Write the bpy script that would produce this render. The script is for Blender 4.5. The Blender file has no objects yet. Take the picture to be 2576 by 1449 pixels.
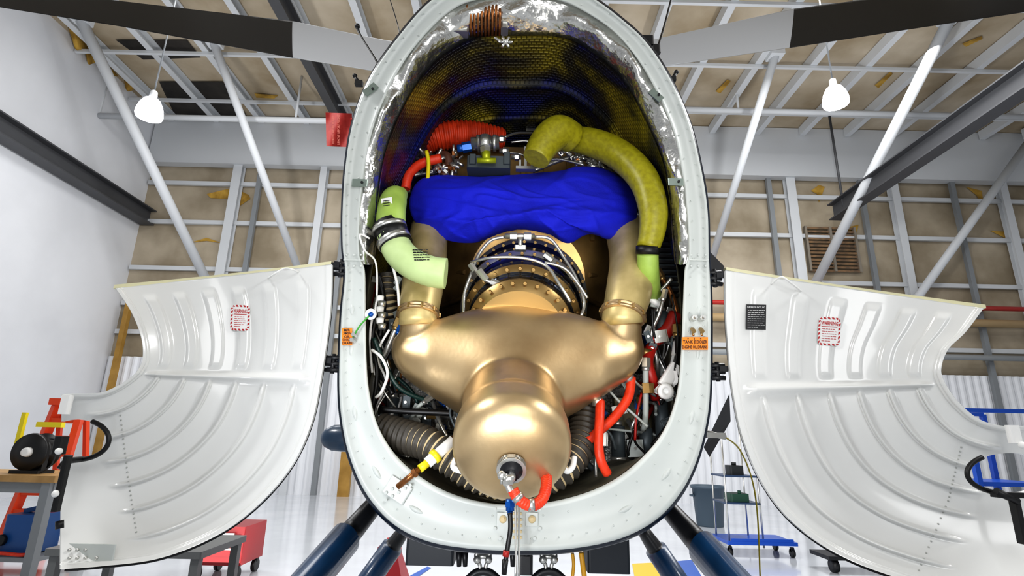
import bpy, math, random
from mathutils import Vector, Matrix, noise
from mathutils.bvhtree import BVHTree
from collections import Counter
random.seed(7)
sc=bpy.context.scene
try:
    sc.view_settings.view_transform='Standard'
    sc.view_settings.look='Medium High Contrast'
except Exception as e: print(e)
# ------------------------------------------------------------ camera
F=1360.0; W=2576.0; H=1449.0
CAM=Vector((0,0,1.35))
RM=Matrix.Rotation(math.radians(90+15.65),3,'X')@Matrix.Rotation(math.radians(1.3),3,'Z')
cd=bpy.data.cameras.new("camera"); cd.sensor_width=36; cd.lens=F/W*36; cd.clip_start=.02; cd.clip_end=200
co=bpy.data.objects.new("camera",cd); sc.collection.objects.link(co)
co.matrix_world=Matrix.Translation(CAM)@RM.to_4x4(); sc.camera=co
def ray(u,v): return RM@Vector(((u-W/2)/F,-(v-H/2)/F,-1))
def P(u,v,Y):
    r=ray(u,v); return CAM+r*(Y/r.y)
def S(u,v,Y,px): return px*(Y/ray(u,v).y)/F
def G(u,v,z=0.0):
    r=ray(u,v); return CAM+r*((z-CAM.z)/r.z)
# ------------------------------------------------------------ materials
def lin(h):
    h=h.lstrip('#'); o=[]
    for i in (0,2,4):
        c=int(h[i:i+2],16)/255; o.append(c/12.92 if c<=.04045 else ((c+.055)/1.055)**2.4)
    return (*o,1)
MATS={}
def M(name,col,rough=.5,metal=0.0,col2=None,vs=4.0,bump=0.0,bs=30.0,emis=None,coat=0.0,sharp=False,bd=.02):
    if name in MATS: return MATS[name]
    m=bpy.data.materials.new(name); m.use_nodes=True; nt=m.node_tree; b=nt.nodes['Principled BSDF']
    b.inputs['Base Color'].default_value=lin(col); b.inputs['Roughness'].default_value=rough; b.inputs['Metallic'].default_value=metal
    if coat: b.inputs['Coat Weight'].default_value=coat; b.inputs['Coat Roughness'].default_value=.08
    tc=nt.nodes.new('ShaderNodeTexCoord')
    if col2:
        n=nt.nodes.new('ShaderNodeTexNoise'); n.inputs['Scale'].default_value=vs; n.inputs['Detail'].default_value=5
        nt.links.new(tc.outputs['Object'],n.inputs['Vector'])
        r=nt.nodes.new('ShaderNodeValToRGB'); e=r.color_ramp.elements
        e[0].position=.47 if sharp else .35; e[1].position=.53 if sharp else .65
        e[0].color=lin(col); e[1].color=lin(col2)
        nt.links.new(n.outputs['Fac'],r.inputs['Fac']); nt.links.new(r.outputs['Color'],b.inputs['Base Color'])
    if bump:
        n=nt.nodes.new('ShaderNodeTexNoise'); n.inputs['Scale'].default_value=bs; n.inputs['Detail'].default_value=4
        nt.links.new(tc.outputs['Object'],n.inputs['Vector'])
        bp=nt.nodes.new('ShaderNodeBump'); bp.inputs['Strength'].default_value=bump; bp.inputs['Distance'].default_value=bd
        nt.links.new(n.outputs['Fac'],bp.inputs['Height']); nt.links.new(bp.outputs['Normal'],b.inputs['Normal'])
    if emis:
        b.inputs['Emission Color'].default_value=lin(col); b.inputs['Emission Strength'].default_value=emis
    MATS[name]=m; return m
white=M('door_paint','#e4e5e3',.22,0,col2='#e0e1df',vs=2,coat=.7)
ringp=M('frame_paint','#c9ceca',.35,0,col2='#c2c7c4',vs=3)
navy=M('navy_paint','#0a1626',.25,0,coat=.6)
navy2=M('leg_paint','#0d3558',.35,0,col2='#12416a',vs=9,coat=.3)
foil=M('foil','#d2d2ce',.24,.95,bump=.8,bs=9,bd=.03)
gold=M('gold_metal','#d4bc94',.38,.86,col2='#b09670',vs=3,bump=.02,bs=60)
goldp=M('pipe_metal','#d6c28c',.42,.45,col2='#ac9a66',vs=7)
bronze=M('bronze_metal','#6a5434',.35,.6,col2='#a48450',vs=5)
chrome=M('dark_chrome','#7c8496',.16,.95,col2='#3c3e48',vs=5)
steel=M('steel','#c8c8c4',.28,.85)
copper=M('copper','#a36a3c',.35,.8,col2='#7d5434',vs=30)
brass=M('brass','#a88c5c',.32,.85)
blue=M('blue_cloth','#0618c8',.85,0,col2='#0412b0',vs=5,bump=.15,bs=120)
olive=M('olive_duct','#a09a1c',.42,0,col2='#8a8414',vs=50,bump=.06,bs=120)
palegr=M('pale_green_duct','#b8cc92',.5,0,col2='#acc086',vs=12)
green2=M('green_duct','#a4c05c',.5,0,col2='#8ea84c',vs=12)
red=M('red_hose','#e0401e',.4,0,col2='#cc3414',vs=30,bump=.1,bs=150)
dred=M('dark_red_hose','#9a1a12',.4)
black=M('black_rubber','#0c0c0e',.45)
hoseb=M('hose_black','#3c3832',.5)
blackp=M('black_plastic','#15161a',.4)
tan=M('tan_stripe','#d0bc92',.6)
orange=M('orange_label','#f08a1c',.5)
redp=M('red_print','#b81c22',.5)
paper=M('label_paper','#f0f0ee',.5)
ink=M('print_ink','#101010',.6)
blackplac=M('placard_black','#1b1c1e',.45)
wprint=M('white_print','#e6e6e6',.5)
bluef=M('blue_anodised','#0c4f9c',.3,.4)
yellow=M('yellow_plastic','#e8d820',.4)
cream=M('cream_seal','#d8d4b0',.6)
whitep=M('white_plastic','#f0f0ee',.35)
orangec=M('orange_corrugated','#c83c16',.5,0,col2='#a02c0c',vs=20)
greyb=M('grey_block','#4c5458',.5,.3)
quilt=M('quilted_foil','#c8c8c4',.28,.85,bump=1.0,bs=45)
linerm=M('bay_liner','#a8a28a',.5,.1,col2='#7c7866',vs=6,bump=.1,bs=40)
firem=M('firewall_grey','#5c5a4c',.5,.3,col2='#36362e',vs=6,bump=.2,bs=40)
brownm=M('brown_rubber','#5a3a2c',.5)
greyp=M('grey_paint','#a0a6a2',.5)
dgh=M('dark_green_hose','#12302c',.4)
dome=bpy.data.materials.new('dome_weave'); dome.use_nodes=True
nt=dome.node_tree; b=nt.nodes['Principled BSDF']; b.inputs['Roughness'].default_value=.3; b.inputs['Metallic'].default_value=.5
b.inputs['Coat Weight'].default_value=.35; b.inputs['Coat Roughness'].default_value=.25
tc=nt.nodes.new('ShaderNodeTexCoord'); n=nt.nodes.new('ShaderNodeTexNoise'); n.inputs['Scale'].default_value=3.2; n.inputs['Detail'].default_value=5; n.inputs['Distortion'].default_value=.6
r=nt.nodes.new('ShaderNodeValToRGB'); e=r.color_ramp.elements; e[0].position=.38; e[0].color=lin('#1e2880'); e[1].position=.64; e[1].color=lin('#b0a030')
x=e.new(.47); x.color=lin('#2a2c36'); x=e.new(.54); x.color=lin('#544e2a')
w=nt.nodes.new('ShaderNodeTexBrick'); w.inputs['Scale'].default_value=1; w.inputs['Brick Width'].default_value=.022; w.inputs['Row Height'].default_value=.016; w.inputs['Mortar Size'].default_value=.003; w.inputs['Mortar Smooth'].default_value=.6
w.inputs['Color1'].default_value=(1,1,1,1); w.inputs['Color2'].default_value=(.7,.7,.7,1); w.inputs['Mortar'].default_value=(.12,.12,.12,1)
mx=nt.nodes.new('ShaderNodeMix'); mx.data_type='RGBA'; mx.blend_type='MULTIPLY'; mx.inputs[0].default_value=.7
nt.links.new(tc.outputs['Object'],n.inputs['Vector']); nt.links.new(tc.outputs['UV'],w.inputs['Vector'])
nt.links.new(n.outputs['Fac'],r.inputs['Fac']); nt.links.new(r.outputs['Color'],mx.inputs[6]); nt.links.new(w.outputs['Color'],mx.inputs[7]); nt.links.new(mx.outputs[2],b.inputs['Base Color'])
bp=nt.nodes.new('ShaderNodeBump'); bp.inputs['Strength'].default_value=.8; bp.inputs['Distance'].default_value=.006; bp.invert=True
nt.links.new(w.outputs['Fac'],bp.inputs['Height']); nt.links.new(bp.outputs['Normal'],b.inputs['Normal'])
# ------------------------------------------------------------ curves
def cr(pts,n=10,closed=False):
    pts=[Vector(p) for p in pts]; L=len(pts); out=[]
    segs=L if closed else L-1
    for i in range(segs):
        if closed: a,b_,c,d=pts[(i-1)%L],pts[i],pts[(i+1)%L],pts[(i+2)%L]
        else: a,b_,c,d=pts[max(i-1,0)],pts[i],pts[i+1],pts[min(i+2,L-1)]
        for k in range(n):
            t=k/n; out.append(.5*((2*b_)+(c-a)*t+(2*a-5*b_+4*c-d)*t*t+(3*b_-a-3*c+d)*t**3))
    if not closed: out.append(pts[-1].copy())
    return out
def resample(pts,n):
    d=[0]
    for i in range(1,len(pts)): d.append(d[-1]+(pts[i]-pts[i-1]).length)
    T=d[-1]; out=[]; j=0
    for i in range(n):
        s=T*i/(n-1)
        while j<len(d)-2 and d[j+1]<s: j+=1
        k=(s-d[j])/max(d[j+1]-d[j],1e-9); out.append(pts[j].lerp(pts[j+1],min(k,1)))
    return out
_tc={}
def textmesh(body):
    if body in _tc: return _tc[body]
    c=bpy.data.curves.new('t','FONT'); c.body=body; c.size=1; c.align_x='CENTER'; c.align_y='CENTER'; c.resolution_u=2; c.offset=.018
    o=bpy.data.objects.new('t',c); sc.collection.objects.link(o)
    bpy.context.view_layer.update(); dg=bpy.context.evaluated_depsgraph_get()
    me=bpy.data.meshes.new_from_object(o.evaluated_get(dg))
    vs=[v.co.copy() for v in me.vertices]; fs=[list(p.vertices) for p in me.polygons]
    bpy.data.objects.remove(o); bpy.data.meshes.remove(me)
    xs=[v.x for v in vs]; ys=[v.y for v in vs]
    _tc[body]=(vs,fs,(min(xs),max(xs),min(ys),max(ys))); return _tc[body]
WL={}
def basis(d):
    d=d.normalized(); a=Vector((0,0,1)) if abs(d.z)<.9 else Vector((1,0,0))
    x=d.cross(a).normalized(); return x,x.cross(d).normalized()
class MB:
    def __init__(s): s.v=[];s.f=[];s.m=[];s.s=[]
    def add(s,vs,fs,m=0,sm=True):
        o=len(s.v); s.v+= [Vector(v) for v in vs]
        for f in fs: s.f.append([i+o for i in f]); s.m.append(m); s.s.append(sm)
    def rings(s,rings,m=0,caps=True,sm=True,closed=True,matf=None):
        o=len(s.v); n=len(rings[0])
        for r_ in rings: s.v+=[Vector(p) for p in r_]
        for i in range(len(rings)-1):
            mm=matf(i) if matf else m
            for j in range(n if closed else n-1):
                a=o+i*n+j; b_=o+i*n+(j+1)%n
                s.f.append([a,b_,b_+n,a+n]); s.m.append(mm); s.s.append(sm)
        if caps and closed:
            if caps!='end': s.f.append([o+j for j in range(n)][::-1]); s.m.append(m if not matf else matf(0)); s.s.append(False)
            e=o+(len(rings)-1)*n; s.f.append([e+j for j in range(n)]); s.m.append(m if not matf else matf(len(rings)-2)); s.s.append(False)
    def sweep(s,pts,rad,seg=16,m=0,res=8,caps=True,corr=None,matl=None,step=None):
        pts=[Vector(p) for p in pts]
        if not isinstance(rad,(list,tuple)): rad=[rad]*len(pts)
        q=[Vector((*p,r_)) for p,r_ in zip(pts,rad)]
        c=cr(q,res) if len(q)>2 else q
        c3=[Vector(p[:3]) for p in c]; L=sum((c3[i+1]-c3[i]).length for i in range(len(c3)-1))
        if corr or step:
            st=step or corr[1]/6
            c=resample(c,max(4,int(L/st)))
        elif len(q)>2: c=resample(c,len(c))
        c3=[Vector(p[:3]) for p in c]; rr=[p[3] for p in c]
        t=(c3[1]-c3[0]).normalized(); X,Yv=basis(t); rings=[]; dist=0; ds=[]
        for i,p in enumerate(c3):
            if i: dist+=(c3[i]-c3[i-1]).length
            ds.append(dist)
            tt=(c3[min(i+1,len(c3)-1)]-c3[max(i-1,0)]).normalized()
            X=(X-tt*X.dot(tt)).normalized(); Yv=tt.cross(X)
            R_=rr[i]
            if corr: R_+=corr[0]*math.sin(dist/corr[1]*2*math.pi)
            rings.append([p+X*math.cos(a)*R_+Yv*math.sin(a)*R_ for a in [2*math.pi*k/seg for k in range(seg)]])
        s.rings(rings,m,caps,matf=(lambda i:matl(ds[i])) if matl else None)
    def cyl(s,a,b_,r0,r1=None,m=0,seg=20,sm=True):
        a=Vector(a);b_=Vector(b_); r1=r0 if r1 is None else r1; X,Yv=basis(b_-a)
        s.rings([[p+X*math.cos(t)*r_+Yv*math.sin(t)*r_ for t in [2*math.pi*k/seg for k in range(seg)]] for p,r_ in ((a,r0),(b_,r1))],m,sm=sm)
    def lathe(s,o,ax,prof,m=0,seg=48,caps=True,matf=None,arc=None):
        ax=Vector(ax).normalized(); X,Yv=basis(ax); o=Vector(o)
        s.rings([[o+ax*t+X*math.cos(a)*r_+Yv*math.sin(a)*r_ for a in [2*math.pi*k/seg for k in range(seg)]] for t,r_ in prof],m,caps,matf=matf)
    def box(s,c,sz,R=None,m=0,bev=0):
        c=Vector(c); R=R or Matrix.Identity(3); x,y,z=[k/2 for k in sz]
        if bev<=0:
            vs=[c+R@Vector((i*x,j*y,k*z)) for i in(-1,1) for j in(-1,1) for k in(-1,1)]
            s.add(vs,[(0,1,3,2),(4,6,7,5),(0,4,5,1),(2,3,7,6),(0,2,6,4),(1,5,7,3)],m,False)
        else:
            bv=min(bev,x*.9,y*.9,z*.9)
            def lp(xx,yy,zz): 
                pts=[]
                for cx,cy,a0 in ((xx-bv,yy-bv,0),(-xx+bv,yy-bv,90),(-xx+bv,-yy+bv,180),(xx-bv,-yy+bv,270)):
                    for a in (0,30,60,90):
                        t=math.radians(a0+a); pts.append(c+R@Vector((cx+bv*math.cos(t),cy+bv*math.sin(t),zz)))
                return pts
            s.rings([lp(x,y,-z),lp(x,y,z)],m,True,False)
    def beam(s,a,b_,w,h,m=0,prof='box',up=(0,0,1)):
        a=Vector(a);b_=Vector(b_);d=(b_-a).normalized();up=Vector(up)
        X=d.cross(up)
        if X.length<.05: X=d.cross(Vector((0,1,0)))
        X.normalize(); Z=X.cross(d)
        if prof=='box': pl=[(-w/2,-h/2),(w/2,-h/2),(w/2,h/2),(-w/2,h/2)]
        elif prof=='I':
            t=min(w,h)*.09; pl=[(-w/2,-h/2),(w/2,-h/2),(w/2,-h/2+t),(t/2,-h/2+t),(t/2,h/2-t),(w/2,h/2-t),(w/2,h/2),(-w/2,h/2),(-w/2,h/2-t),(-t/2,h/2-t),(-t/2,-h/2+t),(-w/2,-h/2+t)]
        else:
            t=w*.15; pl=[(-w/2,-h/2),(w/2,-h/2),(w/2,-h/2+t),(-w/2+t,-h/2+t),(-w/2+t,h/2-t),(w/2,h/2-t),(w/2,h/2),(-w/2,h/2)]
        s.rings([[p+X*x+Z*y for x,y in pl] for p in(a,b_)],m,True,False)
    def sph(s,c,r_,sc_=(1,1,1),m=0,seg=14,R=None):
        c=Vector(c);R=R or Matrix.Identity(3);rg=[]
        for i in range(seg//2+1):
            t=math.pi*i/(seg//2); t=min(max(t,.02),math.pi-.02)
            rg.append([c+R@Vector((math.sin(t)*math.cos(a)*r_*sc_[0],math.sin(t)*math.sin(a)*r_*sc_[1],math.cos(t)*r_*sc_[2])) for a in [2*math.pi*k/seg for k in range(seg)]])
        s.rings(rg,m,True)
    def hexn(s,a,b_,r_,m=0): s.cyl(a,b_,r_,r_,m,6,False)
    def text(s,body,mapf,cx,cy,h,w=None,m=0,rot=0):
        vs,fs,(x0,x1,y0,y1)=textmesh(body); k=h/(y1-y0); kx=(w/(x1-x0)) if w else k
        out=[]
        for v in vs:
            X=(v.x-(x0+x1)/2)*kx; Y=(v.y-(y0+y1)/2)*k
            if rot: X,Y=X*math.cos(rot)-Y*math.sin(rot),X*math.sin(rot)+Y*math.cos(rot)
            out.append(mapf(cx+X,cy-Y))
        s.add(out,fs,m,False)
    def make(s,name,mats,parent=None,label=None,cat=None,group=None,kind=None,loc=None,split=False):
        if not isinstance(mats,(list,tuple)): mats=[mats]
        if split:
            par=list(range(len(s.v)))
            def fd(i):
                while par[i]!=i: par[i]=par[par[i]]; i=par[i]
                return i
            for f in s.f:
                a=fd(f[0])
                for k in f[1:]:
                    b_=fd(k)
                    if a!=b_: par[b_]=a
            comp={}
            for f_i,f in enumerate(s.f): comp.setdefault(fd(f[0]),[]).append(f_i)
            cl=[]
            for fl in comp.values():
                ids={i for fi_ in fl for i in s.f[fi_]}
                lo=Vector([min(s.v[i][k] for i in ids)-.002 for k in range(3)]); hi=Vector([max(s.v[i][k] for i in ids)+.002 for k in range(3)])
                cl.append([fl,lo,hi])
            ch=True
            while ch:
                ch=False
                for i in range(len(cl)):
                    for j in range(i+1,len(cl)):
                        if all(cl[i][1][k]<=cl[j][2][k] and cl[j][1][k]<=cl[i][2][k] for k in range(3)):
                            cl[i]=[cl[i][0]+cl[j][0],Vector([min(cl[i][1][k],cl[j][1][k]) for k in range(3)]),Vector([max(cl[i][2][k],cl[j][2][k]) for k in range(3)])]
                            cl.pop(j); ch=True; break
                    if ch: break
            if len(cl)>1:
                for fl,_,_ in cl:
                    m2=MB(); mp={}
                    for fi_ in sorted(fl):
                        nf=[]
                        for i in s.f[fi_]:
                            if i not in mp: mp[i]=len(m2.v); m2.v.append(s.v[i])
                            nf.append(mp[i])
                        m2.f.append(nf); m2.m.append(s.m[fi_]); m2.s.append(s.s[fi_])
                    o=m2.make(name,mats,parent,label,cat,group,kind)
                return o
        c=Vector(loc) if loc is not None else sum(s.v,Vector())/max(len(s.v),1)
        me=bpy.data.meshes.new(name); me.from_pydata([v-c for v in s.v],[],s.f)
        for m in mats: me.materials.append(m)
        me.polygons.foreach_set('material_index',s.m); me.polygons.foreach_set('use_smooth',s.s); me.update()
        o=bpy.data.objects.new(name,me); sc.collection.objects.link(o); place(o,c,parent)
        tag(o,label,cat,group,kind); return o
def place(o,c,parent):
    WL[o.name]=Vector(c)
    if parent: o.parent=parent; o.location=Vector(c)-WL[parent.name]
    else: o.location=c
def tag(o,label=None,cat=None,group=None,kind=None):
    if label:o['label']=label
    if cat:o['category']=cat
    if group:o['group']=group
    if kind:o['kind']=kind
def empty(name,c,parent=None,**k):
    o=bpy.data.objects.new(name,None); o.empty_display_size=.1; sc.collection.objects.link(o); place(o,c,parent); tag(o,**k); return o
def Q(pts): return [P(*p) for p in pts]
def tube(name,pts,px,mat,parent,seg=14,label=None,**k):
    mb=MB(); w=Q(pts)
    pxs=px if isinstance(px,(list,tuple)) else [px]*len(pts)
    mb.sweep(w,[S(*p,x_) for p,x_ in zip(pts,pxs)],seg,**k); return mb.make(name,mat,parent,label)
# ============================================================ HELICOPTER
BASE=Vector((.03,2.9,0))
heli=empty('helicopter',BASE,label='navy blue helicopter with open white engine doors, parked in hangar',cat='helicopter')
outer=[(1290,-75),(1420,-50),(1500,0),(1560,45),(1625,105),(1685,195),(1735,310),(1765,430),(1780,530),(1783,640),(1788,760),(1787,960),(1778,1060),(1752,1160),(1712,1240),(1650,1308),(1560,1355),(1440,1380),(1310,1386),(1180,1380),(1070,1360),(985,1315),(920,1240),(880,1150),(860,1060),(853,960),(858,800),(868,690),(862,620),(862,520),(870,410),(890,300),(935,190),(1000,95),(1080,5),(1170,-50)]
inner=[(1290,-12),(1400,0),(1480,35),(1560,95),(1632,195),(1690,320),(1715,430),(1728,540),(1732,640),(1722,680),(1718,760),(1712,900),(1700,1000),(1665,1090),(1600,1165),(1520,1220),(1420,1255),(1310,1270),(1200,1260),(1100,1225),(1010,1160),(955,1080),(930,990),(922,900),(920,760),(918,680),(905,640),(905,540),(918,420),(940,320),(985,210),(1050,110),(1130,30),(1200,0)]
foilin=[(1290,90),(1400,92),(1480,125),(1565,200),(1622,300),(1665,400),(1686,500),(1694,600),(1702,680),(1712,760),(1710,900),(1698,1000),(1663,1090),(1598,1165),(1518,1220),(1418,1255),(1310,1270),(1202,1260),(1102,1225),(1012,1160),(957,1080),(932,990),(924,900),(925,760),(936,680),(946,600),(950,500),(968,390),(1010,280),(1080,170),(1160,110),(1220,92)]
CX,CY=1310,690
def polar(pts):
    c=cr([Vector((a,b_)) for a,b_ in pts],14,True)
    A=[math.atan2(p.y-CY,p.x-CX) for p in c]; R_=[(p-Vector((CX,CY))).length for p in c]
    prs=sorted(zip(A,R_))
    def f(a):
        a=(a+math.pi)%(2*math.pi)-math.pi
        lo=prs[-1]; 
        for k,pr in enumerate(prs):
            if pr[0]>=a:
                hi=pr; lo=prs[k-1]; break
        else: hi=prs[0]
        da=(hi[0]-lo[0])%(2*math.pi); t=((a-lo[0])%(2*math.pi))/max(da,1e-9)
        return lo[1]+(hi[1]-lo[1])*min(t,1)
    return f
fo,fi,ff=polar(outer),polar(inner),polar(foilin)
NA=300; ANG=[2*math.pi*k/NA for k in range(NA)]
RO=[fo(a) for a in ANG]; RI=[fi(a) for a in ANG]; RF=[ff(a) for a in ANG]
def YR(v): return 1.95 if v>650 else 1.95-.15*(650-v)/720
def pt(k,r_,dy=0):
    a=ANG[k]; u=CX+r_*math.cos(a); v=CY+r_*math.sin(a); return P(u,v,YR(v)+dy)
CW=P(CX,CY,1.95)
def loopw(rs,dy): return [pt(k,rs[k],dy) for k in range(NA)]
def lerp(a,b_,t): return a+(b_-a)*t
mb=MB(); rg=[loopw(RO,.03)]
for t,dy in ((0,0),(.05,-.007),(.12,-.007),(.17,0),(.5,0.0),(.84,0),(.88,-.006),(.95,-.006),(1,.002),(1,.07)):
    rg.append(loopw([lerp(a,b_,t) for a,b_ in zip(RO,RI)],dy))
mb.rings(rg,0,False)
def frame_pt(a,t):
    u=CX+lerp(fo(a),fi(a),t)*math.cos(a); v=CY+lerp(fo(a),fi(a),t)*math.sin(a); return u,v
for deg in (12,24,40,54,66,114,126,140,156,168):
    a=math.radians(deg); pts=[]
    for k in range(5):
        u,v=frame_pt(a+math.radians((k-2)*1.0),.45); pts.append(P(u,v,YR(v)+.004))
    mb.sweep(pts,[.003,.008,.010,.008,.003],10,res=4)
for k in range(0,360,3):
    a=math.radians(k+.7)
    for t in (.26,) if k%2 else (.26,.74):
        u,v=frame_pt(a,t)
        if v<0: continue
        mb.sph(P(u,v,YR(v)-.001),.0035,(1,.6,1),0,6)
fr=mb.make('bay_frame',ringp,heli,'pale grey painted flange around engine opening')
for u,v in ((890,655),(1757,655)):
    mb=MB(); mb.box(P(u,v,1.947),(.075,.012,.004)); 
    for du in (-18,0,18):
        for dv in (-14,14): mb.hexn(P(u+du,v+dv,1.95),P(u+du,v+dv,1.94),.004)
    mb.make('frame_joint',ringp,heli)
mb=MB(); rg=[]
base=loopw(RO,0.0)
for dy,s_ in ((0.002,1.0),(.004,1.012),(.03,1.022),(.3,1.045),(.8,1.04),(1.05,1.02),(1.4,.93),(1.9,.75),(2.3,.5),(2.55,.25),(2.65,.04)):
    rg.append([Vector((CW.x+(p.x-CW.x)*s_,p.y+dy,CW.z-.1+(p.z-CW.z+.1)*s_*(1 if dy<1.1 else .9))) for p in base])
mb.rings(rg,0,'end'); mb.make('fuselage_skin',navy,heli,'glossy dark navy painted fuselage shell')
up=[k for k in range(NA) if CY+RI[k]*math.sin(ANG[k])<672]
up=sorted(up,key=lambda k:(ANG[k]-math.pi*.9)%(2*math.pi))
mb=MB(); rg=[]
NR=22
for i in range(NR+1):
    t=i/NR; row=[]
    for k in up:
        r_=lerp(RI[k]+3,RF[k]-3,t); bul=math.sin(math.pi*t)
        p=pt(k,r_,.01+.08*t-.03*bul)
        q=p*6; d=noise.turbulence(q,2,False)*.04+noise.noise(p*15)*.014+abs(noise.noise(p*9))*.022
        row.append(p+Vector((0,-d*bul,0)))
    rg.append(row)
mb.rings(rg,0,False,closed=False)
mb.make('foil_insulation',foil,heli,'crinkled silver foil insulation blanket')
def liner(idx,name,mat,label,ridges):
    mb=MB(); rg=[]
    src=[pt(k,RF[k],.07) for k in idx]; n=len(src)
    per=[0]
    for i in range(1,n): per.append(per[-1]+(src[i]-src[i-1]).length)
    NT=90; uv=[]
    for i in range(NT+1):
        t=i/NT; row=[]
        for j,p in enumerate(src):
            e_=min(1,min(j,n-1-j)/18)
            low=max(0,min(1,(1.45-p.z)/.2))
            sd=1+.11*min(1,t*7)*(1-(0 if ridges else low))
            if ridges:
                top=max(0,min(1,(p.z-2.05)/.5))
                sd=1+.11*min(1,t*7)*(1-top)
                for q in (.3,.55,.8): sd-=.028*math.exp(-((t-q)/.018)**2)*e_*(.3+.7*top)
                sd-=.05*t*t*top
            row.append(Vector((CW.x+(p.x-CW.x)*sd, lerp(p.y,2.95,t), CW.z+(p.z-CW.z)*sd)))
            uv.append((per[j],t*.95))
        rg.append(row)
    mb.rings(rg,0,False,closed=False); o=mb.make(name,mat,heli,label)
    ul=o.data.uv_layers.new(name='UVMap')
    for l in o.data.loops: ul.data[l.index].uv=uv[l.vertex_index]
    return o
low=[k for k in range(NA) if CY+RI[k]*math.sin(ANG[k])>=655]; low=sorted(low,key=lambda k:(ANG[k]+.3)%(2*math.pi))
liner(up,'cowling_dome',dome,'dark woven composite cowling interior with blue and gold sheen',True)
liner(low,'bay_side_panel',linerm,'tan-grey metal engine bay lining',False)
mb=MB(); L=[Vector((CW.x+(p.x-CW.x)*1.12,2.96,CW.z+(p.z-CW.z)*1.12)) for p in [pt(k,RF[k],.12) for k in range(NA)]]
mb.add(L+[Vector((CW.x,2.96,CW.z))],[(k,(k+1)%NA,NA) for k in range(NA)],0,False)
mb.make('firewall',firem,heli)
mb=MB()
def quiltp(u0,u1,v0,v1,Y,n=30):
    rows=[]
    for i in range(n+1):
        rows.append([P(lerp(u0,u1,j/n),lerp(v0,v1,i/n),Y-.02*abs(math.sin(j*1.3)*math.sin(i*1.3))-.02*noise.noise(Vector((i*.5,j*.5,u0)))) for j in range(n+1)])
    mb.rings(rows,0,False,closed=False)
quiltp(1000,1200,900,1085,2.5); quiltp(1400,1660,940,1180,2.55); quiltp(1060,1240,1090,1180,2.65)
mb.make('quilted_blanket',quilt,heli,'silver quilted heat blanket',split=True)
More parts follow.
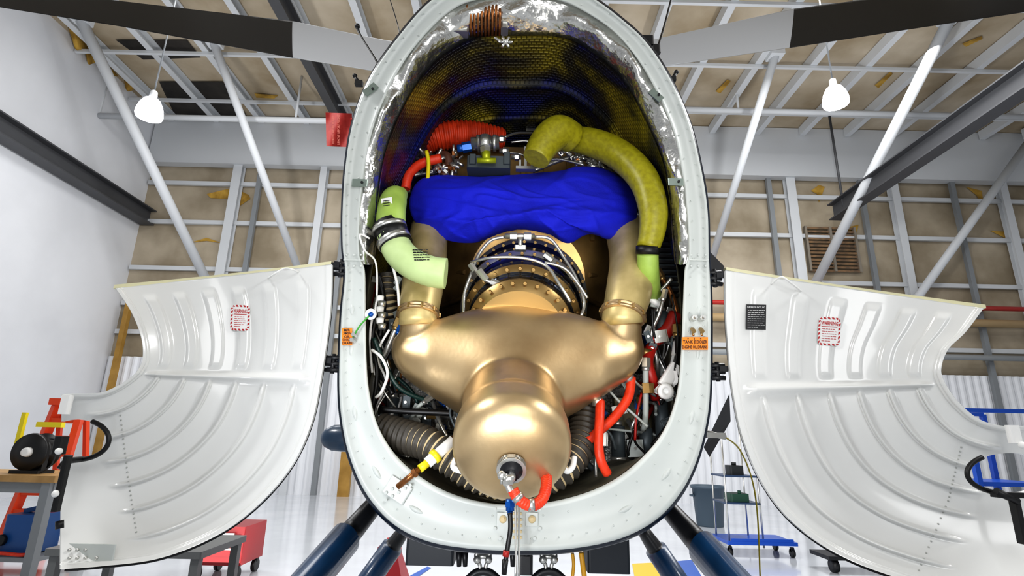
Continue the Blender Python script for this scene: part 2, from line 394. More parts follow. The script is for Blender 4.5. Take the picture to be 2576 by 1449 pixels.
# ---------------------------------------------- doors
def mkdoor(A1,A2,B1,B2,ub,ue,notch,label):
    n1,n2,ns=80,170,240
    def rs(p,n): return resample(cr([Vector(q) for q in p],14),n)
    A=rs(A1,n1)+rs(A2,n2)[1:]; B=rs(B1,n1)+rs(B2,n2)[1:]
    ribs=[.13,.27,.41,.55,.70,.86]; NR=len(A)
    base_n=lambda u:1.95-.30*(abs(u-ub)/abs(ue-ub))
    inside=lambda u,v:((u-notch[0])/notch[2])**2+((v-notch[1])/notch[3])**2<1
    UV=[]
    for i in range(NR):
        upper=i<n1; t=i/(n1-1) if upper else (i-n1+1)/(n2-1)
        for j in range(ns+1):
            s_=j/ns; u=lerp(A[i].x,B[i].x,s_); v=lerp(A[i].y,B[i].y,s_)
            Y=base_n(u)+.08*math.sin(math.pi*s_)
            h=0
            if upper: fade=min(1,max(0,(t-.10)*10))*min(1,max(0,(.95-t)*12))
            else: fade=min(1,max(0,(t-.015)*22))*min(1,max(0,(.80-t)*8))
            fade=fade*fade*(3-2*fade)
            for q in ribs:
                if upper:
                    h+=.007*fade/(1+math.exp(-(s_-q+.028)/.003))/(1+math.exp((s_-q-.028)/.003))
                else:
                    h+=.019*math.exp(-abs((s_-q)/.0105)**2.4)*fade
            band=math.exp(-((i-n1)/2.6)**2)
            h+=.017*band*min(1,max(0,(s_-.05)*16))*min(1,max(0,(.95-s_)*16))
            if s_>.965: h+=.018*min(1,(s_-.965)/.01)
            if s_<.03: h+=.014*min(1,(.03-s_)/.01)
            UV.append([u,v,Y-h])
    W1=ns+1; ins=[inside(q[0],q[1]) for q in UV]; kill=set()
    for i in range(NR):
        for j in range(W1):
            k=i*W1+j
            if ins[k]:
                edge=any(0<=i+a<NR and 0<=j+b_<W1 and not ins[(i+a)*W1+j+b_] for a in(-1,0,1) for b_ in(-1,0,1))
                if edge:
                    dx=(UV[k][0]-notch[0])/notch[2]; dy=(UV[k][1]-notch[1])/notch[3]; l=math.hypot(dx,dy)
                    UV[k][0]=notch[0]+dx/l*notch[2]; UV[k][1]=notch[1]+dy/l*notch[3]
                else: kill.add(k)
    mb=MB(); fs=[]
    for i in range(NR-1):
        for j in range(ns):
            q=(i*W1+j,i*W1+j+1,(i+1)*W1+j+1,(i+1)*W1+j)
            if not any(z in kill for z in q): fs.append(q)
    pts=[P(*q) for q in UV]; used=sorted({z for f in fs for z in f}); mp={z:n for n,z in enumerate(used)}
    vs=[pts[z] for z in used]; fs=[[mp[z] for z in f] for f in fs]
    off=len(vs)
    ec=Counter()
    for f in fs:
        for a,b_ in zip(f,f[1:]+f[:1]): ec[(min(a,b_),max(a,b_))]+=1
    back=[v+Vector((0,.014,0)) for v in vs]
    fb=[[a+off for a in f[::-1]] for f in fs]
    sides=[[a,b_,b_+off,a+off] for (a,b_),c in ec.items() if c==1]
    mb.add(vs+back,fs+fb,0,True)
    for sd in sides: mb.f.append(sd); mb.m.append(0); mb.s.append(False)
    o=mb.make('engine_bay_door',white,heli,label)
    bvh=BVHTree.FromPolygons(vs,fs)
    m2=MB(); top=[P(lerp(A[0].x,B[0].x,k/20),lerp(A[0].y,B[0].y,k/20)-2+3*math.sin(math.pi*k/20),base_n(lerp(A[0].x,B[0].x,k/20))+.08*math.sin(math.pi*k/20)+.012) for k in range(21)]
    m2.rings([[p+Vector((0,y_,z_)) for y_,z_ in ((-.008,-.005),(.02,-.008),(.02,.008),(-.008,.007))] for p in top],0,True,False)
    m2.make('door_seal',cream,o,'cream foam seal strip')
    m2=MB(); m2.sweep([P(B[k].x+(2 if ub>ue else -2),B[k].y+2,base_n(B[k].x)+.012) for k in range(0,NR,6)],.004,8,res=2); m2.make('edge_gasket',black,o,'thin black edge gasket')
    return o,bvh
dl,bvl=mkdoor([(290,725),(330,785),(355,850),(358,905),(340,940)],[(340,940),(300,968),(250,988),(185,990),(155,992)],
 [(835,665),(833,760),(822,860),(808,950)],[(808,950),(785,1060),(735,1170),(650,1270),(540,1350),(400,1405),(250,1425),(150,1432)],835,145,(190,1105,82,50),'glossy white clamshell engine door, open, with rounded pressed ribs')
dr,bvr=mkdoor([(2475,775),(2430,835),(2385,880),(2368,930),(2378,965)],[(2378,965),(2410,1010),(2465,1055),(2530,1072),(2600,1070)],
 [(1825,680),(1826,780),(1832,880),(1842,975)],[(1842,975),(1865,1090),(1915,1210),(1990,1310),(2100,1390),(2230,1445),(2400,1490),(2600,1520)],1825,2590,(2540,1190,105,50),'glossy white clamshell engine door with black filter placard')
def surf(bvh,off):
    def f(u,v):
        d=ray(u,v).normalized(); h,n,i,ds=bvh.ray_cast(CAM,d)
        if h is None: h=P(u,v,1.9)
        return h-d*off
    return f
def plate(mb,mf,u0,v0,u1,v1,m,n=8):
    rows=[[mf(lerp(u0,u1,j/n),lerp(v0,v1,i/n)) for j in range(n+1)] for i in range(n+1)]
    mb.rings(rows,m,False,closed=False,sm=False)
def lines(mb,mf,u0,u1,v0,v1,n,m,th):
    for i in range(n):
        v=lerp(v0,v1,i/(max(n-1,1))); u=u0
        end=u1 if i<n-1 else lerp(u0,u1,.6)
        while u<end-3:
            w=random.uniform(3,9); w=min(w,end-u); 
            mb.add([mf(u,v-th/2),mf(u+w,v-th/2),mf(u+w,v+th/2),mf(u,v+th/2)],[(0,1,2,3)],m,False); u+=w+1.6
def flat(bvh,cx,cy,r_,rot):
    c_,s_=math.cos(rot),math.sin(rot); f0=surf(bvh,.0)
    pts=[((i,j),f0(cx+i*r_,cy+j*r_)) for i in(-1,0,1) for j in(-1,0,1)]
    o_=sum((p for _,p in pts),Vector())/9
    du=sum((p*i for (i,j),p in pts),Vector())/(6*r_); dv=sum((p*j for (i,j),p in pts),Vector())/(6*r_)
    d=ray(cx,cy).normalized(); lift=max(0,max((o_+du*i*r_+dv*j*r_-p).dot(d) for (i,j),p in pts))+.002
    def mk(off):
        def g(u,v):
            x,y=u-cx,v-cy; x,y=x*c_-y*s_,x*s_+y*c_
            return o_+du*x+dv*y-d*(lift+off)
        return g
    return mk
def warning(bvh,par,u0,v0,u1,v1,rot):
    mb=MB(); cx,cy=(u0+u1)/2,(v0+v1)/2
    mk=flat(bvh,cx,cy,26,rot); a=mk(0); b_=mk(.0015)
    rc=11
    def rp(d,ins):
        segs=[('l',u0+rc,v0,u1-rc,v0),('a',u1-rc,v0+rc,-90),('l',u1,v0+rc,u1,v1-rc),('a',u1-rc,v1-rc,0),('l',u1-rc,v1,u0+rc,v1),('a',u0+rc,v1-rc,90),('l',u0,v1-rc,u0,v0+rc),('a',u0+rc,v0+rc,180)]
        al=rc*math.pi/2; ln=[math.hypot(s[3]-s[1],s[4]-s[2]) if s[0]=='l' else al for s in segs]; T=sum(ln); d=(d%1)*T
        for sg,l in zip(segs,ln):
            if d<=l:
                t=d/l
                if sg[0]=='l':
                    x,y=lerp(sg[1],sg[3],t),lerp(sg[2],sg[4],t); dx,dy=(sg[3]-sg[1])/l,(sg[4]-sg[2])/l; return (x-dy*ins,y+dx*ins)
                an=math.radians(sg[3]+90*t); return (sg[1]+(rc-ins)*math.cos(an),sg[2]+(rc-ins)*math.sin(an))
            d-=l
        return (u0,v0)
    n=64; ring_=[rp(k/n,0) for k in range(n)]
    mb.rings([[a(*p) for p in ring_],[a(cx+(p[0]-cx)*.5,cy+(p[1]-cy)*.5) for p in ring_],[a(cx+(p[0]-cx)*.02,cy+(p[1]-cy)*.02) for p in ring_]],0,'end',False)
    n=22
    for k in range(n):
        q=[rp(k/n,0.3),rp((k+.55)/n,0.3),rp((k+.85)/n,5),rp((k+.30)/n,5)]
        mb.add([b_(*x) for x in q],[(0,1,2,3)],1,False)
    mb.text('WARNING',b_,cx,v0+15.5,10,(u1-u0)-13,1)
    mb.add([b_(u0+8,v0+23),b_(u1-8,v0+23),b_(u1-8,v0+24.5),b_(u0+8,v0+24.5)],[(0,1,2,3)],1,False)
    lines(mb,b_,u0+10,u1-10,v0+30,v1-11,6,1,1.3)
    mb.make('warning_label',[paper,redp],par,'white decal with red hatched border reading WARNING')
warning(bvl,dl,580,767,628,832,.05); warning(bvr,dr,2058,798,2114,869,.06)
mb=MB(); mk=flat(bvr,1902,797,25,.02); a=mk(0); b_=mk(.0015); plate(mb,a,1877,766,1927,829,0,1)
mb.text('PUROLATOR FACET, INC.',b_,1902,773,4.6,45,1); lines(mb,b_,1881,1924,781,823,9,1,1.0)
mb.make('placard',[blackplac,wprint],dr,'black printed filter placard')
for bvh,par,pl in ((bvl,dl,[((303,1045),(322,1200)),((322,1200),(345,1350))]),(bvr,dr,[((2418,1125),(2385,1260)),((2385,1260),(2305,1449))])):
    mb=MB(); f=surf(bvh,.0005)
    for (a,b_) in pl:
        for k in range(13): mb.sph(f(lerp(a[0],b_[0],k/13),lerp(a[1],b_[1],k/13)),.0032,(1,1,1),0,6)
    o=mb.make('rivet_row',M('rivet','#b8bab6',.4),par,kind='stuff')
f=surf(bvl,.004)
mb=MB(); mb.sweep([P(190+84*math.cos(t),1105+52*math.sin(t),1.70) for t in [math.radians(x) for x in range(-60,100,12)]],.007,10,res=3)
mb.sweep(Q([(205,1155,1.70),(180,1158,1.66),(165,1162,1.64),(150,1180,1.63)]),.009,10)
mb.box(P(156,1215,1.63),(.016,.02,.15),None,0,.004); mb.box(P(152,1120,1.63),(.025,.03,.05),None,0,.006)
mb.cyl(P(150,1330,1.64),P(150,1310,1.64),.010); mb.make('door_latch',black,dl,'black latch strap on door end',split=True)
mb=MB(); mb.box(P(166,1018,1.64),(.03,.02,.055),None,0,.008); mb.sph(P(148,1135,1.62),.010); mb.sph(P(140,1242,1.62),.010)
mb.make('door_bumper',whitep,dl,'white plastic door bumper',split=True)
mb=MB(); mb.sweep([P(2540-107*math.cos(t),1190+52*math.sin(t),1.65) for t in [math.radians(x) for x in range(-50,90,12)]],.007,10,res=3)
mb.box(P(2535,1245,1.63),(.08,.03,.014),None,0,.004); mb.box(P(2562,1310,1.63),(.014,.03,.12),None,0,.005); mb.cyl(P(2505,1235,1.62),P(2560,1262,1.62),.010)
mb.make('door_latch',black,dr,'black latch strap on door end',split=True)
mb=MB(); mb.box(P(2550,1092,1.62),(.035,.02,.05),None,0,.008); mb.sph(P(2572,1120,1.6),.010); mb.make('door_bumper',whitep,dr,'white plastic door bumper',split=True)
mb=MB(); mb.sweep([f(675,700),P(690,690,1.90),P(715,676,1.9),P(735,678,1.9),f(750,684)],.0035,8); mb.make('door_prop_wire',whitep,dl)
f=surf(bvr,.004)
mb=MB(); mb.sweep([f(1940,715),P(1965,697,1.9),P(1990,712,1.9),f(2015,732)],.0035,8); mb.make('door_prop_wire',whitep,dr)
f=surf(bvl,.004)
mb=MB(); mb.box(f(222,1392),(.15,.006,.05),None,0,.003)
for u in (180,200,220,248,265): 
    for v in (1382,1402): mb.sph(f(u,v)-Vector((0,.008,0)),.005,m=1)
mb.make('latch_plate',[ringp,steel],dl)
for u,v,s_ in ((858,675,-1),(838,915,-1),(1798,700,1),(1805,935,1)):
    mb=MB(); c=P(u,v,1.96)
    for dz in (-.022,0,.022): mb.cyl(c+Vector((-.026,0,dz)),c+Vector((.026,0,dz)),.009,.009,0,10)
    mb.cyl(c+Vector((0,0,-.035)),c+Vector((0,0,.035)),.008); mb.box(c+Vector((-s_*.02,.01,0)),(.03,.015,.06))
    mb.box(c+Vector((s_*.02,-.005,0.01)),(.03,.01,.02)); 
    mb.make('door_hinge',blackp,heli,'black steel door hinge')
def fp(off=.004):
    return lambda u,v: P(u,v,YR(v)-off)
mb=MB(); a,b_=fp(.012),fp(.015); plate(mb,a,860,825,886,868,0,2)
for i,t in enumerate(('M/R','XMSN','OIL','COOLER','DRAIN')): mb.text(t,b_,873,830.5+i*8.1,6.4,min(23,5*len(t)),1)
mb.make('oil_drain_label',[orange,ink],heli,'orange label reading M/R XMSN OIL COOLER DRAIN')
mb=MB(); plate(mb,a,1715,848,1781,880,0,2)
mb.text('TANK',b_,1731,860,8,25,1); mb.text('COOLER',b_,1763,860,8,32,1); mb.text('ENGINE OIL DRAINS',b_,1748,873,7.5,63,1)
for u in (1731,1763): mb.add([b_(u-2,853),b_(u+2,853),b_(u,849.5)],[(0,1,2)],1,False)
mb.add([b_(1747,849),b_(1748,849),b_(1748,866),b_(1747,866)],[(0,1,2,3)],1,False)
mb.make('engine_drain_label',[orange,ink],heli,'orange label reading TANK COOLER ENGINE OIL DRAINS')
mb=MB()
for u in (1741,1762):
    c=P(u,803,1.94); c2=P(u,828,1.935)
    mb.hexn(c,c+Vector((0,-.03,0)),.011); mb.cyl(c,c+Vector((0,-.045,0)),.005); mb.hexn(c2,c2+Vector((0,-.02,-.012)),.008,1); mb.cyl(c2,c2+Vector((0,-.01,-.025)),.004,None,1)
for u,v in ((894,845),(890,858)):
    c=P(u,v,1.94); mb.hexn(c,c+Vector((.0,-.03,0)),.008)
mb.make('drain_valve',[steel,brass],heli,split=True)
mb=MB(); mb.lathe(P(933,791,1.93),(0,-1,0),[(0,.021),(.004,.021),(.005,.017)],0,24); mb.lathe(P(933,791,1.925),(0,-1,0),[(0,.01),(.006,.008),(.007,.001)],1,16)
mb.make('inspection_plug',[whitep,bluef],heli)
tube('zip_tie',[(928,795,1.92),(905,820,1.91),(888,848,1.92)],2.2,M('green_tie','#3c9a34',.5),heli,8)
mb=MB()
for u,v in ((1265,1306),(1338,1306)):
    mb.box(P(u,v,1.945),(.042,.008,.042),None,0,.008); mb.lathe(P(u,v,1.94),(0,-1,0),[(0,.012),(.008,.012),(.01,.006)],1,14); mb.hexn(P(u,v,1.932),P(u,v,1.922),.006,1)
for u,v in ((1245,1330),(1358,1330),(1258,1355),(1345,1355),(1245,1280),(1358,1280)): mb.hexn(P(u,v,1.95),P(u,v,1.94),.006)
for k in range(5): mb.box(P(1301,1292+k*15,1.945),(.03,.01,.008),None,1)
mb.box(P(1301,1325,1.95),(.085,.006,.12))
mb.make('keel_fitting',[ringp,tan],heli,'riveted fittings on lower frame seam')
mb=MB()
mb.box(P(1000,1232,1.942),(.085,.012,.06),Matrix.Rotation(math.radians(30),3,'Y'),0,.006)
for du in (-30,-14,2,18,32):
    for dv in (-8,10): mb.hexn(P(1000+du,1230-du*.6+dv,1.935),P(1000+du,1230-du*.6+dv,1.925),.0055)
mb.make('strut_bracket',ringp,heli)
mb=MB()
for u,v in ((932,225),(1650,240),(1700,458),(905,460)):
    c=P(u,v,YR(v)-.012); s_=1 if u>1300 else -1
    mb.box(c,(.06,.006,.03),Matrix.Rotation(math.radians(45*s_ if v<300 else 0),3,'Y'),0,.004); mb.cyl(c+Vector((.01,-.003,0)),c+Vector((.01,-.008,0)),.005,None,1)
mb.make('latch_bracket',[M('greenish_steel','#8e9a92',.35,.7),blackp],heli,split=True)
mb=MB()
for u,v,s_ in ((903,210,-1),(1690,200,1)):
    c=P(u,v,YR(v)+.02); mb.box(c,(.03,.02,.02)); mb.cyl(c,c+Vector((s_*.02,0,.035)),.007); mb.sph(c+Vector((s_*.02,0,.035)),.010)
mb.make('cowling_catch',black,heli,split=True)
# ---------------------------------------------- engine
eng=empty('engine',P(1300,800,2.4),heli,label='turbine engine with gold exhaust collector')
mb=MB()
topT=[(984,872),(987,856),(998,842),(1040,828),(1110,800),(1190,778),(1290,764),(1400,778),(1490,800),(1560,828),(1606,842),(1618,856),(1621,878)]
botT=[(984,884),(990,910),(1010,942),(1050,975),(1110,1014),(1190,1062),(1290,1090),(1400,1062),(1490,1014),(1550,975),(1597,940),(1615,908),(1621,886)]
tt=resample(cr([Vector(p) for p in topT],8),90); rg=[]
bt=cr([Vector(p) for p in botT],20)
for p in tt:
    bv=min(bt,key=lambda q:abs(q.x-p.x)).y; hh=max((bv-p.y)/2,2); mid=(bv+p.y)/2
    q_=abs(p.x-1302)/318
    dd=min(.11+.10*math.exp(-(q_/.5)**2),S(p.x,mid,2.0,hh)*.95); row=[]
    for k in range(48):
        a=2*math.pi*k/48; ca,sa=math.cos(a),math.sin(a)
        row.append(P(p.x,mid+hh*sa,2.07-dd*ca*(1+.30*sa)))
    rg.append(row)
mb.rings(rg,0,True)
for a_,b_,r_ in (((1052,808,2.09),(1064,900,2.10),48),((1566,808,2.09),(1550,900,2.10),50)):
    mb.cyl(P(*a_),P(*b_),S(*a_,r_),S(*a_,r_*1.1),0,40)
a0=P(1290,970,2.07); a1=P(1287,1148,1.70); ax=(a1-a0); L_=ax.length
mb.lathe(a0,ax,[(-.09,.03),(-.06,.09),(-.02,.140),(.03,.162),(.10,.172),(.40*L_,.176),(.60*L_,.177),(.66*L_,.175),(.69*L_,.186),(.90*L_,.186),(.97*L_,.173),(1.02*L_,.152),(1.06*L_,.118),(1.085*L_,.08),(1.10*L_,.03),(1.101*L_,.01)],0,64)
me=mb.make('tmp',gold)
md=me.modifiers.new('r','REMESH'); md.mode='VOXEL'; md.voxel_size=.006; md.use_smooth_shade=True
m2=me.modifiers.new('s','SMOOTH'); m2.factor=.9; m2.iterations=26
bpy.context.view_layer.update(); dg=bpy.context.evaluated_depsgraph_get()
nm=bpy.data.meshes.new_from_object(me.evaluated_get(dg)); nm.name='exhaust_collector'
c=me.location.copy(); bpy.data.objects.remove(me)
col=bpy.data.objects.new('exhaust_collector',nm); sc.collection.objects.link(col)
for p in nm.polygons: p.use_smooth=True
place(col,c,eng); tag(col,'satin gold winged exhaust collector with rounded barrel')
axn=ax.normalized()
mb=MB(); mb.lathe(a0,ax,[(.16*L_,.1725),(.165*L_,.1765),(.175*L_,.1765),(.18*L_,.1725)],0,72,False); mb.make('weld_seam',gold,eng,'fine raised weld seam round the barrel')
mb=MB(); tip=a1+axn*.075*L_
mb.lathe(tip-axn*.012,axn,[(0,.062),(.010,.060),(.018,.052),(.022,.036),(.03,.034),(.05,.033),(.056,.022),(.07,.022)],0,28,matf=lambda i:1 if i<3 else 0)
mb.hexn(tip+axn*.012,tip+axn*.034,.042,0)
for k in range(4): mb.cyl(tip+axn*(.016+k*.006),tip+axn*(.019+k*.006),.0435,None,2,18)
e0=tip+axn*.05; YT=e0.y-.02
mb.sweep([e0-axn*.01,e0+axn*.02,P(1277,1205,YT),P(1278,1222,YT)],.012,14,m=2); mb.sph(P(1262,1196,YT),.013,m=2); mb.cyl(P(1262,1196,YT),P(1262,1218,YT),.004,None,2); mb.cyl(P(1262,1196,YT),P(1277,1196,YT),.006,None,2)
mb.hexn(P(1277,1208,YT),P(1278,1220,YT),.016,2)
mb.make('drain_fitting',[blackp,gold,steel],eng,'black and steel drain fitting')
tube('drain_tube',[(1278,1215,YT),(1283,1232,YT),(1300,1250,YT)],9,steel,eng)
mb=MB(); pts=[(1290,1232,YT),(1305,1256,YT),(1335,1272,YT+.01),(1362,1258,YT+.03),(1374,1225,YT+.06),(1374,1185,YT+.14)]
mb.sweep(Q(pts),[S(*p,14) for p in pts],16,corr=(.0006,.008)); 
for p,q in (((1299,1247,YT),(1307,1257,YT)),((1328,1271,YT+.01),(1345,1270,YT+.01))): mb.cyl(P(*p),P(*q),.0175,None,1)
mb.make('orange_sleeve_hose',[red,steel],eng,'orange-red sleeved hose with steel bands')
mb=MB(); mb.cyl(P(1283,1255,YT+.03),P(1283,1285,YT+.03),.012); mb.hexn(P(1283,1262,YT+.03),P(1283,1275,YT+.03),.015); mb.cyl(P(1283,1285,YT+.03),P(1283,1295,YT+.03),.008)
mb.make('blue_fitting',bluef,eng)
mb=MB(); mb.sweep(Q([(1283,1290,1.62),(1284,1330,1.62),(1278,1370,1.62),(1272,1410,1.62)]),.007,10); mb.cyl(P(1274,1385,1.615),P(1272,1400,1.615),.009,None,1); mb.cyl(P(1271,1408,1.62),P(1268,1445,1.62),.009,.007)
mb.make('drain_line',[black,dred],eng)
for u in (1297,1305):
    mb=MB(); mb.sweep(Q([(u,1240,1.9),(u,1300,1.88),(u+1,1400,1.85),(u,1449,1.84)]),.004,8); mb.make('steel_line',steel,eng)
# drum
o0=P(1322,752,2.55); o1=P(1306,842,2.10); ax=o1-o0; axn=ax.normalized()
def mm(i): return PM[i][2]
PM=[(-.05,.27,0),(0,.285,0),(.01,.300,1),(.03,.300,1),(.035,.285,0),(.20,.268,0),(.205,.283,1),(.225,.283,1),(.23,.262,0),(.36,.235,0),(.365,.252,2),(.385,.252,2),(.39,.225,0),(.46,.20,2),(.465,.215,2),(.485,.215,2),(.49,.19,2),(.53,.18,2)]
mb=MB(); mb.lathe(o0,ax,[(t,r_) for t,r_,_ in PM],0,72,True,matf=mm)
X,Yv=basis(axn)
for t,r_,n in ((.035,.290,36),(.23,.272,32),(.39,.240,28),(.487,.203,26)):
    for k in range(n):
        a=2*math.pi*k/n; c=o0+axn*t+(X*math.cos(a)+Yv*math.sin(a))*r_
        mb.hexn(c,c+axn*.012,.0075,3); mb.cyl(c,c+axn*.018,.0035,None,3,8)
mb.make('turbine_case',[chrome,steel,brass,brass],eng,'dark polished turbine case with bolted flanges')
mb=MB(); s0=P(1322,700,2.78)
mb.lathe(s0,(0,-1,-.35),[(0,.50),(.05,.49),(.12,.45),(.2,.40),(.26,.33),(.30,.28)],0,40)
for k in range(16):
    a=2*math.pi*k/16; d=Vector((math.cos(a),0,math.sin(a))); mb.sweep([s0+d*.47+Vector((0,-.06,0)),s0+d*.40+Vector((0,-.16,-.03)),s0+d*.30+Vector((0,-.28,-.06))],.012,8)
mb.make('engine_shroud',bronze,eng,'bronze heat-stained engine shroud')
for pts,px in (([(1080,575,2.36),(1072,650,2.25),(1062,730,2.13),(1052,795,2.08),(1052,815,2.08)],[46,51,52,48,48]),([(1572,575,2.36),(1590,650,2.25),(1582,730,2.13),(1566,795,2.08),(1566,815,2.08)],[50,56,57,51,50])):
    o=tube('exhaust_pipe',pts,px,goldp,eng,28)
    c=P(*pts[3]); d=(P(*pts[4])-P(*pts[2])).normalized(); r0=S(*pts[3],px[3])
    mb=MB(); mb.lathe(c-d*.02,d,[(0,r0*1.02),(.003,r0*1.12),(.008,r0*1.14),(.011,r0*1.06),(.016,r0*1.06),(.019,r0*1.14),(.025,r0*1.13),(.028,r0*1.0)],0,40)
    X,Yv=basis(d)
    for k in range(10):
        a=2*math.pi*k/10+.3; q=c-d*.012+(X*math.cos(a)+Yv*math.sin(a))*r0*1.11; mb.hexn(q,q+d*.018,.006,1)
    mb.make('pipe_clamp',[gold,brass],eng,'bolted gold pipe flange')
def L3(pts,r_=.005,mat=steel,name='fuel_line',par=eng):
    mb=MB(); mb.sweep(Q(pts),r_,8); return mb.make(name,mat,par)
L3([(1270,596,2.15),(1235,605,2.15),(1205,640,2.15),(1185,690,2.13),(1168,740,2.12),(1166,790,2.1)],.007)
L3([(1345,596,2.15),(1385,602,2.15),(1420,650,2.15),(1450,700,2.13),(1470,760,2.12),(1462,795,2.1)],.007)
L3([(1185,660,2.15),(1240,648,2.1),(1320,650,2.1),(1375,670,2.1),(1410,720,2.08),(1435,760,2.08)],.007)
L3([(1190,670,2.12),(1215,700,2.1),(1240,712,2.1)],.008)
L3([(1370,660,2.1),(1420,675,2.1),(1455,715,2.1),(1478,750,2.1)],.006)
mb=MB(); mb.cyl(P(1270,594,2.13),P(1345,594,2.13),.011); mb.hexn(P(1283,594,2.13),P(1300,594,2.13),.018); mb.hexn(P(1318,594,2.13),P(1336,594,2.13),.018); mb.cyl(P(1309,594,2.13),P(1309,630,2.15),.010)
mb.box(P(1309,625,2.15),(.05,.03,.02),None,0,.005); mb.hexn(P(1205,680,2.1),P(1225,705,2.1),.014); mb.hexn(P(1235,708,2.08),P(1255,715,2.08),.014); mb.hexn(P(1183,665,2.1),P(1195,682,2.1),.014)
mb.hexn(P(1370,640,2.1),P(1390,655,2.1),.014)
mb.make('line_fitting',steel,eng,'polished steel tube fitting',split=True)
tube('olive_duct',[(1348,400,2.12),(1372,358,2.13),(1405,332,2.15),(1440,347,2.2)],[34,40,42,38],olive,heli,28,'short olive coated duct elbow')
tube('olive_duct',[(1425,345,2.25),(1500,362,2.2),(1565,395,2.14),(1618,450,2.07),(1642,520,2.03),(1642,575,2.03),(1630,625,2.04)],[30,36,38,38,36,33,28],olive,heli,28,'long curved olive coated duct')
mb=MB(); mb.cyl(P(1630,620,2.04),P(1629,640,2.05),S(1634,630,2.04,30)); mb.make('duct_band',black,heli)
tube('olive_duct',[(1629,636,2.05),(1632,690,2.1),(1640,750,2.25)],[27,26,24],green2,heli,20,'lower green duct end')
tube('green_duct',[(1010,488,2.1),(992,500,2.05),(984,540,2.0),(984,590,1.99)],[18,32,36,38],green2,heli,24,'mottled green duct with paper tag')
mb=MB(); 
for a,b_ in (((978,570,1.99),(981,580,1.99)),((988,600,1.985),(994,612,1.985))): mb.cyl(P(*a),P(*b_),S(*a,44),None,1)
mb.cyl(P(976,565,1.995),P(998,618,1.985),S(980,590,1.99,42))
mb.make('duct_clamp',[black,steel],heli)
mb=MB(); pts=[(984,592,1.985),(1005,635,1.98),(1040,665,1.96),(1085,683,1.95),(1122,688,1.95)]
mb.sweep(Q(pts),[S(*p,x_) for p,x_ in zip(pts,(38,39,39,39,39))],28); 
mb.make('pale_green_duct',palegr,heli,'pale green duct elbow with stamped lettering')
bv=BVHTree.FromPolygons(mb.v,mb.f); f=surf(bv,.002); mb=MB()
for k in range(5): lines(mb,f,1038+k*1,1078+k,628+k*6.3,629+k*6.3,2,0,2.0)
mb.make('stamped_print',ink,heli,kind='stuff')
mb=MB(); mb.add([P(958,500,1.96),P(986,495,1.95),P(988,525,1.95),P(962,528,1.96)],[(0,1,2,3)],0,False)
for k in range(3): mb.add([P(964,505+k*6,1.945),P(980,503+k*6,1.945),P(980,505+k*6,1.945),P(964,507+k*6,1.945)],[(0,1,2,3)],1,False)
mb.make('paper_tag',[paper,ink],heli)
tube('corrugated_hose',[(1045,372,2.38),(1080,350,2.38),(1130,340,2.38),(1190,340,2.4),(1265,350,2.45)],[26,33,35,34,26],orangec,heli,24,'orange corrugated air hose',corr=(.005,.020))
mb=MB(); mb.cyl(P(1185,362,2.25),P(1255,358,2.25),S(1200,360,2.25,17)); mb.cyl(P(1200,362,2.23),P(1212,361,2.23),S(1200,360,2.23,22)); mb.cyl(P(1240,360,2.23),P(1248,360,2.23),S(1200,360,2.23,21))
mb.cyl(P(1220,345,2.2),P(1220,372,2.2),.03); mb.hexn(P(1220,372,2.2),P(1222,385,2.2),.026)
mb.make('fuel_valve',steel,heli)
mb=MB(); mb.cyl(P(1222,383,2.2),P(1224,402,2.2),.022,.018); mb.cyl(P(1200,404,2.2),P(1248,404,2.2),.013); mb.make('valve_elbow',M('yellow_green_anodised','#a8b020',.3,.4),heli)
mb=MB(); mb.box(P(1230,420,2.28),(.20,.10,.06),None,0,.01); mb.box(P(1190,410,2.26),(.03,.08,.05),None,0,.005); mb.box(P(1275,408,2.26),(.03,.08,.06),None,0,.005); mb.make('accessory_block',greyb,heli)
mb=MB(); mb.hexn(P(1163,372,2.24),P(1185,368,2.24),.024); mb.cyl(P(1150,374,2.24),P(1168,372,2.24),.018); mb.make('blue_fitting',bluef,heli)
mb=MB()
for k,(u,v) in enumerate(((1270,380),(1262,350),(1300,395))): mb.cyl(P(u-14,v,2.3),P(u+10,v,2.3),.012); mb.hexn(P(u-5,v,2.3),P(u+4,v,2.3),.017)
mb.sweep(Q([(1285,358,2.35),(1320,355,2.35),(1350,360,2.35)]),.005,8); mb.sweep(Q([(1280,385,2.35),(1310,388,2.35),(1330,400,2.35)]),.005,8)
mb.box(P(1322,400,2.28),(.012,.02,.12)); mb.box(P(1322,425,2.27),(.09,.03,.015)); mb.box(P(1308,418,2.28),(.01,.03,.05)); mb.box(P(1338,418,2.28),(.01,.03,.05))
mb.box(P(1322,305,2.6),(.02,.02,.09)); mb.box(P(1335,325,2.58),(.05,.01,.03))
mb.make('line_bracket',steel,heli,split=True)
tube('red_hose',[(1108,398,2.3),(1060,412,2.28),(1030,438,2.26),(1020,475,2.26)],12,red,heli,14)
tube('brown_hose',[(1105,390,2.35),(1125,392,2.32),(1128,420,2.32),(1115,445,2.32)],10,brownm,heli,14)
tube('yellow_tube',[(1073,380,2.25),(1078,410,2.25),(1076,450,2.25)],5,yellow,heli,10)
rnd=random.Random(21)
mb=MB()
for k in range(38):
    u=rnd.uniform(1410,1590); v=385+(u-1420)*.36+rnd.uniform(-10,14); Y=2.34
    a=P(u,v,Y); d=Vector((rnd.uniform(-1,1),-.3,rnd.uniform(-1,1))).normalized()
    mb.hexn(a,a+d*.02,.012,rnd.choice((0,0,1))); mb.cyl(a,a+d*.04,.007,None,0,10)
